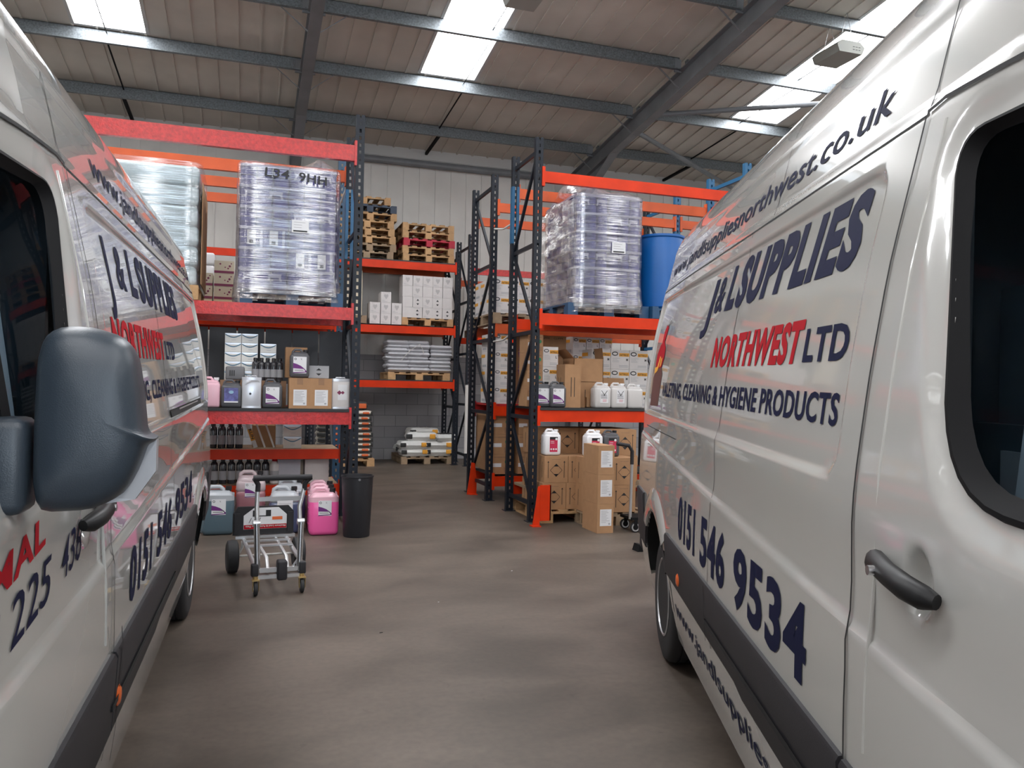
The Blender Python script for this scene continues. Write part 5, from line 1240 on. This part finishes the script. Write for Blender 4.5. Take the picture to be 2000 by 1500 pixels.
# near right rack: floor goods
place(P_W, (3.72, 8.98, 0), 0, 'wooden pallet on the floor under the hazard cartons, right rack', GP, (1.1, .9, 1))
HZ = cat(mk_carton(.285, .34, .30, CARD, d_hazard), 'box')
for t in range(3):
    for k in range(4):
        for rr_ in range(2):
            if rr_ == 0 and t == 2 and k == 0: continue
            if t == 2 and rr_ == 0 and k in (0, 1): continue
            place(HZ, (3.32+k*.29+(.02 if t == 1 else 0), 8.66+rr_*.35, .146+t*.302), 0, 'brown carton with arrows and diamond, %s from left, %s row, %s layer' % (C5[k], ['front', 'rear'][rr_], ['bottom', 'middle', 'top'][t]), 'hazard cartons on the floor pallet')
place(C5W, (3.31, 8.60, .752), 0, 'white can with crimson label standing on the left hazard cartons', 'labelled cans on the cartons')
ST = cat(mk_carton(.185, .39, .305, CARD, lambda o, w, d, h, y: d_label(o, w, d, h, y, .17, .88, .25, .82)), 'box')
for t in range(3): place(ST, (3.61, 7.94, .001+t*.307), 0, 'brown carton with white label, %s of the three stacked on the floor in the aisle' % ['bottom', 'middle', 'top'][t], 'labelled cartons stacked in the aisle')
place(C5W, (3.72, 8.36, .755), 0, 'white can with crimson label half hidden behind the stacked cartons', 'labelled cans on the cartons')
place(C5D, (3.93, 8.36, .755), 0, 'dark grey can with crimson label behind the trolley pole', 'labelled cans on the cartons')
for k, x in enumerate((3.72, 4.02)):
    for t in range(2): place(HZ, (x, 8.32, .15+.302*t), 0, 'brown hazard carton in front of the pallet, %s column, %s one' % (['left', 'right'][k], ['lower', 'upper'][t]), 'hazard cartons in front of the pallet')
place(P_D, (3.98, 8.33, 0), 0, 'dull low pallet under the cartons beside the second trolley', GP, (.8, .3, 1))
# second trolley behind the right van
t2 = thing('platform_trolley', 'black and silver platform trolley half hidden behind the right van', 'trolley', (4.05, 7.85, 0), 0)
g = G(); g.box(-.15, .35, -.14, .14, .13, .16, RUB); obj('platform', g, t2)
g = G(); g.box(.05, .35, -.16, -.14, .15, .19, ALU); obj('edge_rail', g, t2)
g = G(); g.tube([(-.15, -.1, .14), (-.14, -.1, .75)], .016, ALU, 10); obj('handle_pole', g, t2, smooth=True)
g = G(); g.tube([(-.14, -.1, .72), (-.14, -.1, .86), (-.18, -.1, .92), (-.32, -.1, .94)], .02, TRIM, 10); obj('handle_grip', g, t2, smooth=True)
for x in (-.1, .12):
    for y in (-.12, .12):
        g = G(); g.lathe([(.001, -.014), (.045, -.014), (.055, -.010), (.055, .010), (.045, .014), (.001, .014)], TYRE, (0, 0, 0), 'y', 24); w_ = obj('castor_wheel', g, t2, loc=(x, y, .056), smooth=True)
        g = G(); g.lathe([(.044, -.016), (.044, .016)], ALU, (0, 0, 0), 'y', 20); g.lathe([(.03, -.018), (.03, .018)], RUB, (0, 0, 0), 'y', 20); obj('castor_hub', g, w_)
        g = G(); g.box(x-.02, x+.02, y-.022, y-.018, .05, .13, RUB); obj('castor_fork', g, t2)
g = G(); g.poly([(0, 0, 0), (.08, 0, 0), (.09, 0, .02), (.06, 0, .06), (.02, 0, .065)], (0, .12, 0), RUB); tag(obj('wheel_chock', g, loc=(3.5, 6.78, 0)), 'small black rubber chock on the floor behind the right van', 'chock')
# back rack right of the aisle: odd cartons
place(P_D, (4.7, 15.4, 2.51), 0, 'dull pallet on the red-beamed rack by the back wall', GP)
g = G(); g.box(-.4, .4, -.3, .3, 0, .35, CARDD); tag(obj('carton', g, loc=(5.5, 15.35, 2.51)), 'dark brown carton on the red-beamed rack behind the blue drum', 'box')
g = G()
for (x, y, s) in ((.8, 4.9, .02), (2.1, 6.3, .012), (1.3, 5.5, .01)):
    g = G(); g.poly([(0, 0, 0), (s, .002, 0), (s*1.1, s*.5, 0), (s*.2, s*.6, 0)], (0, 0, .002), PAPER if x > 1 else SEAM); tag(obj('floor_scrap', g, loc=(x, y, .001)), {.8: 'dark scrap', 2.1: 'larger pale scrap', 1.3: 'tiny pale scrap'}[x]+' on the bare concrete floor between the vans', 'scrap', 'scraps on the floor')
for p in (P_W, P_D, P_R, P_B, P_P, *RP.values()):
    if p.name not in USED:
        for c_ in list(p.children_recursive): bpy.data.objects.remove(c_)
        bpy.data.objects.remove(p)
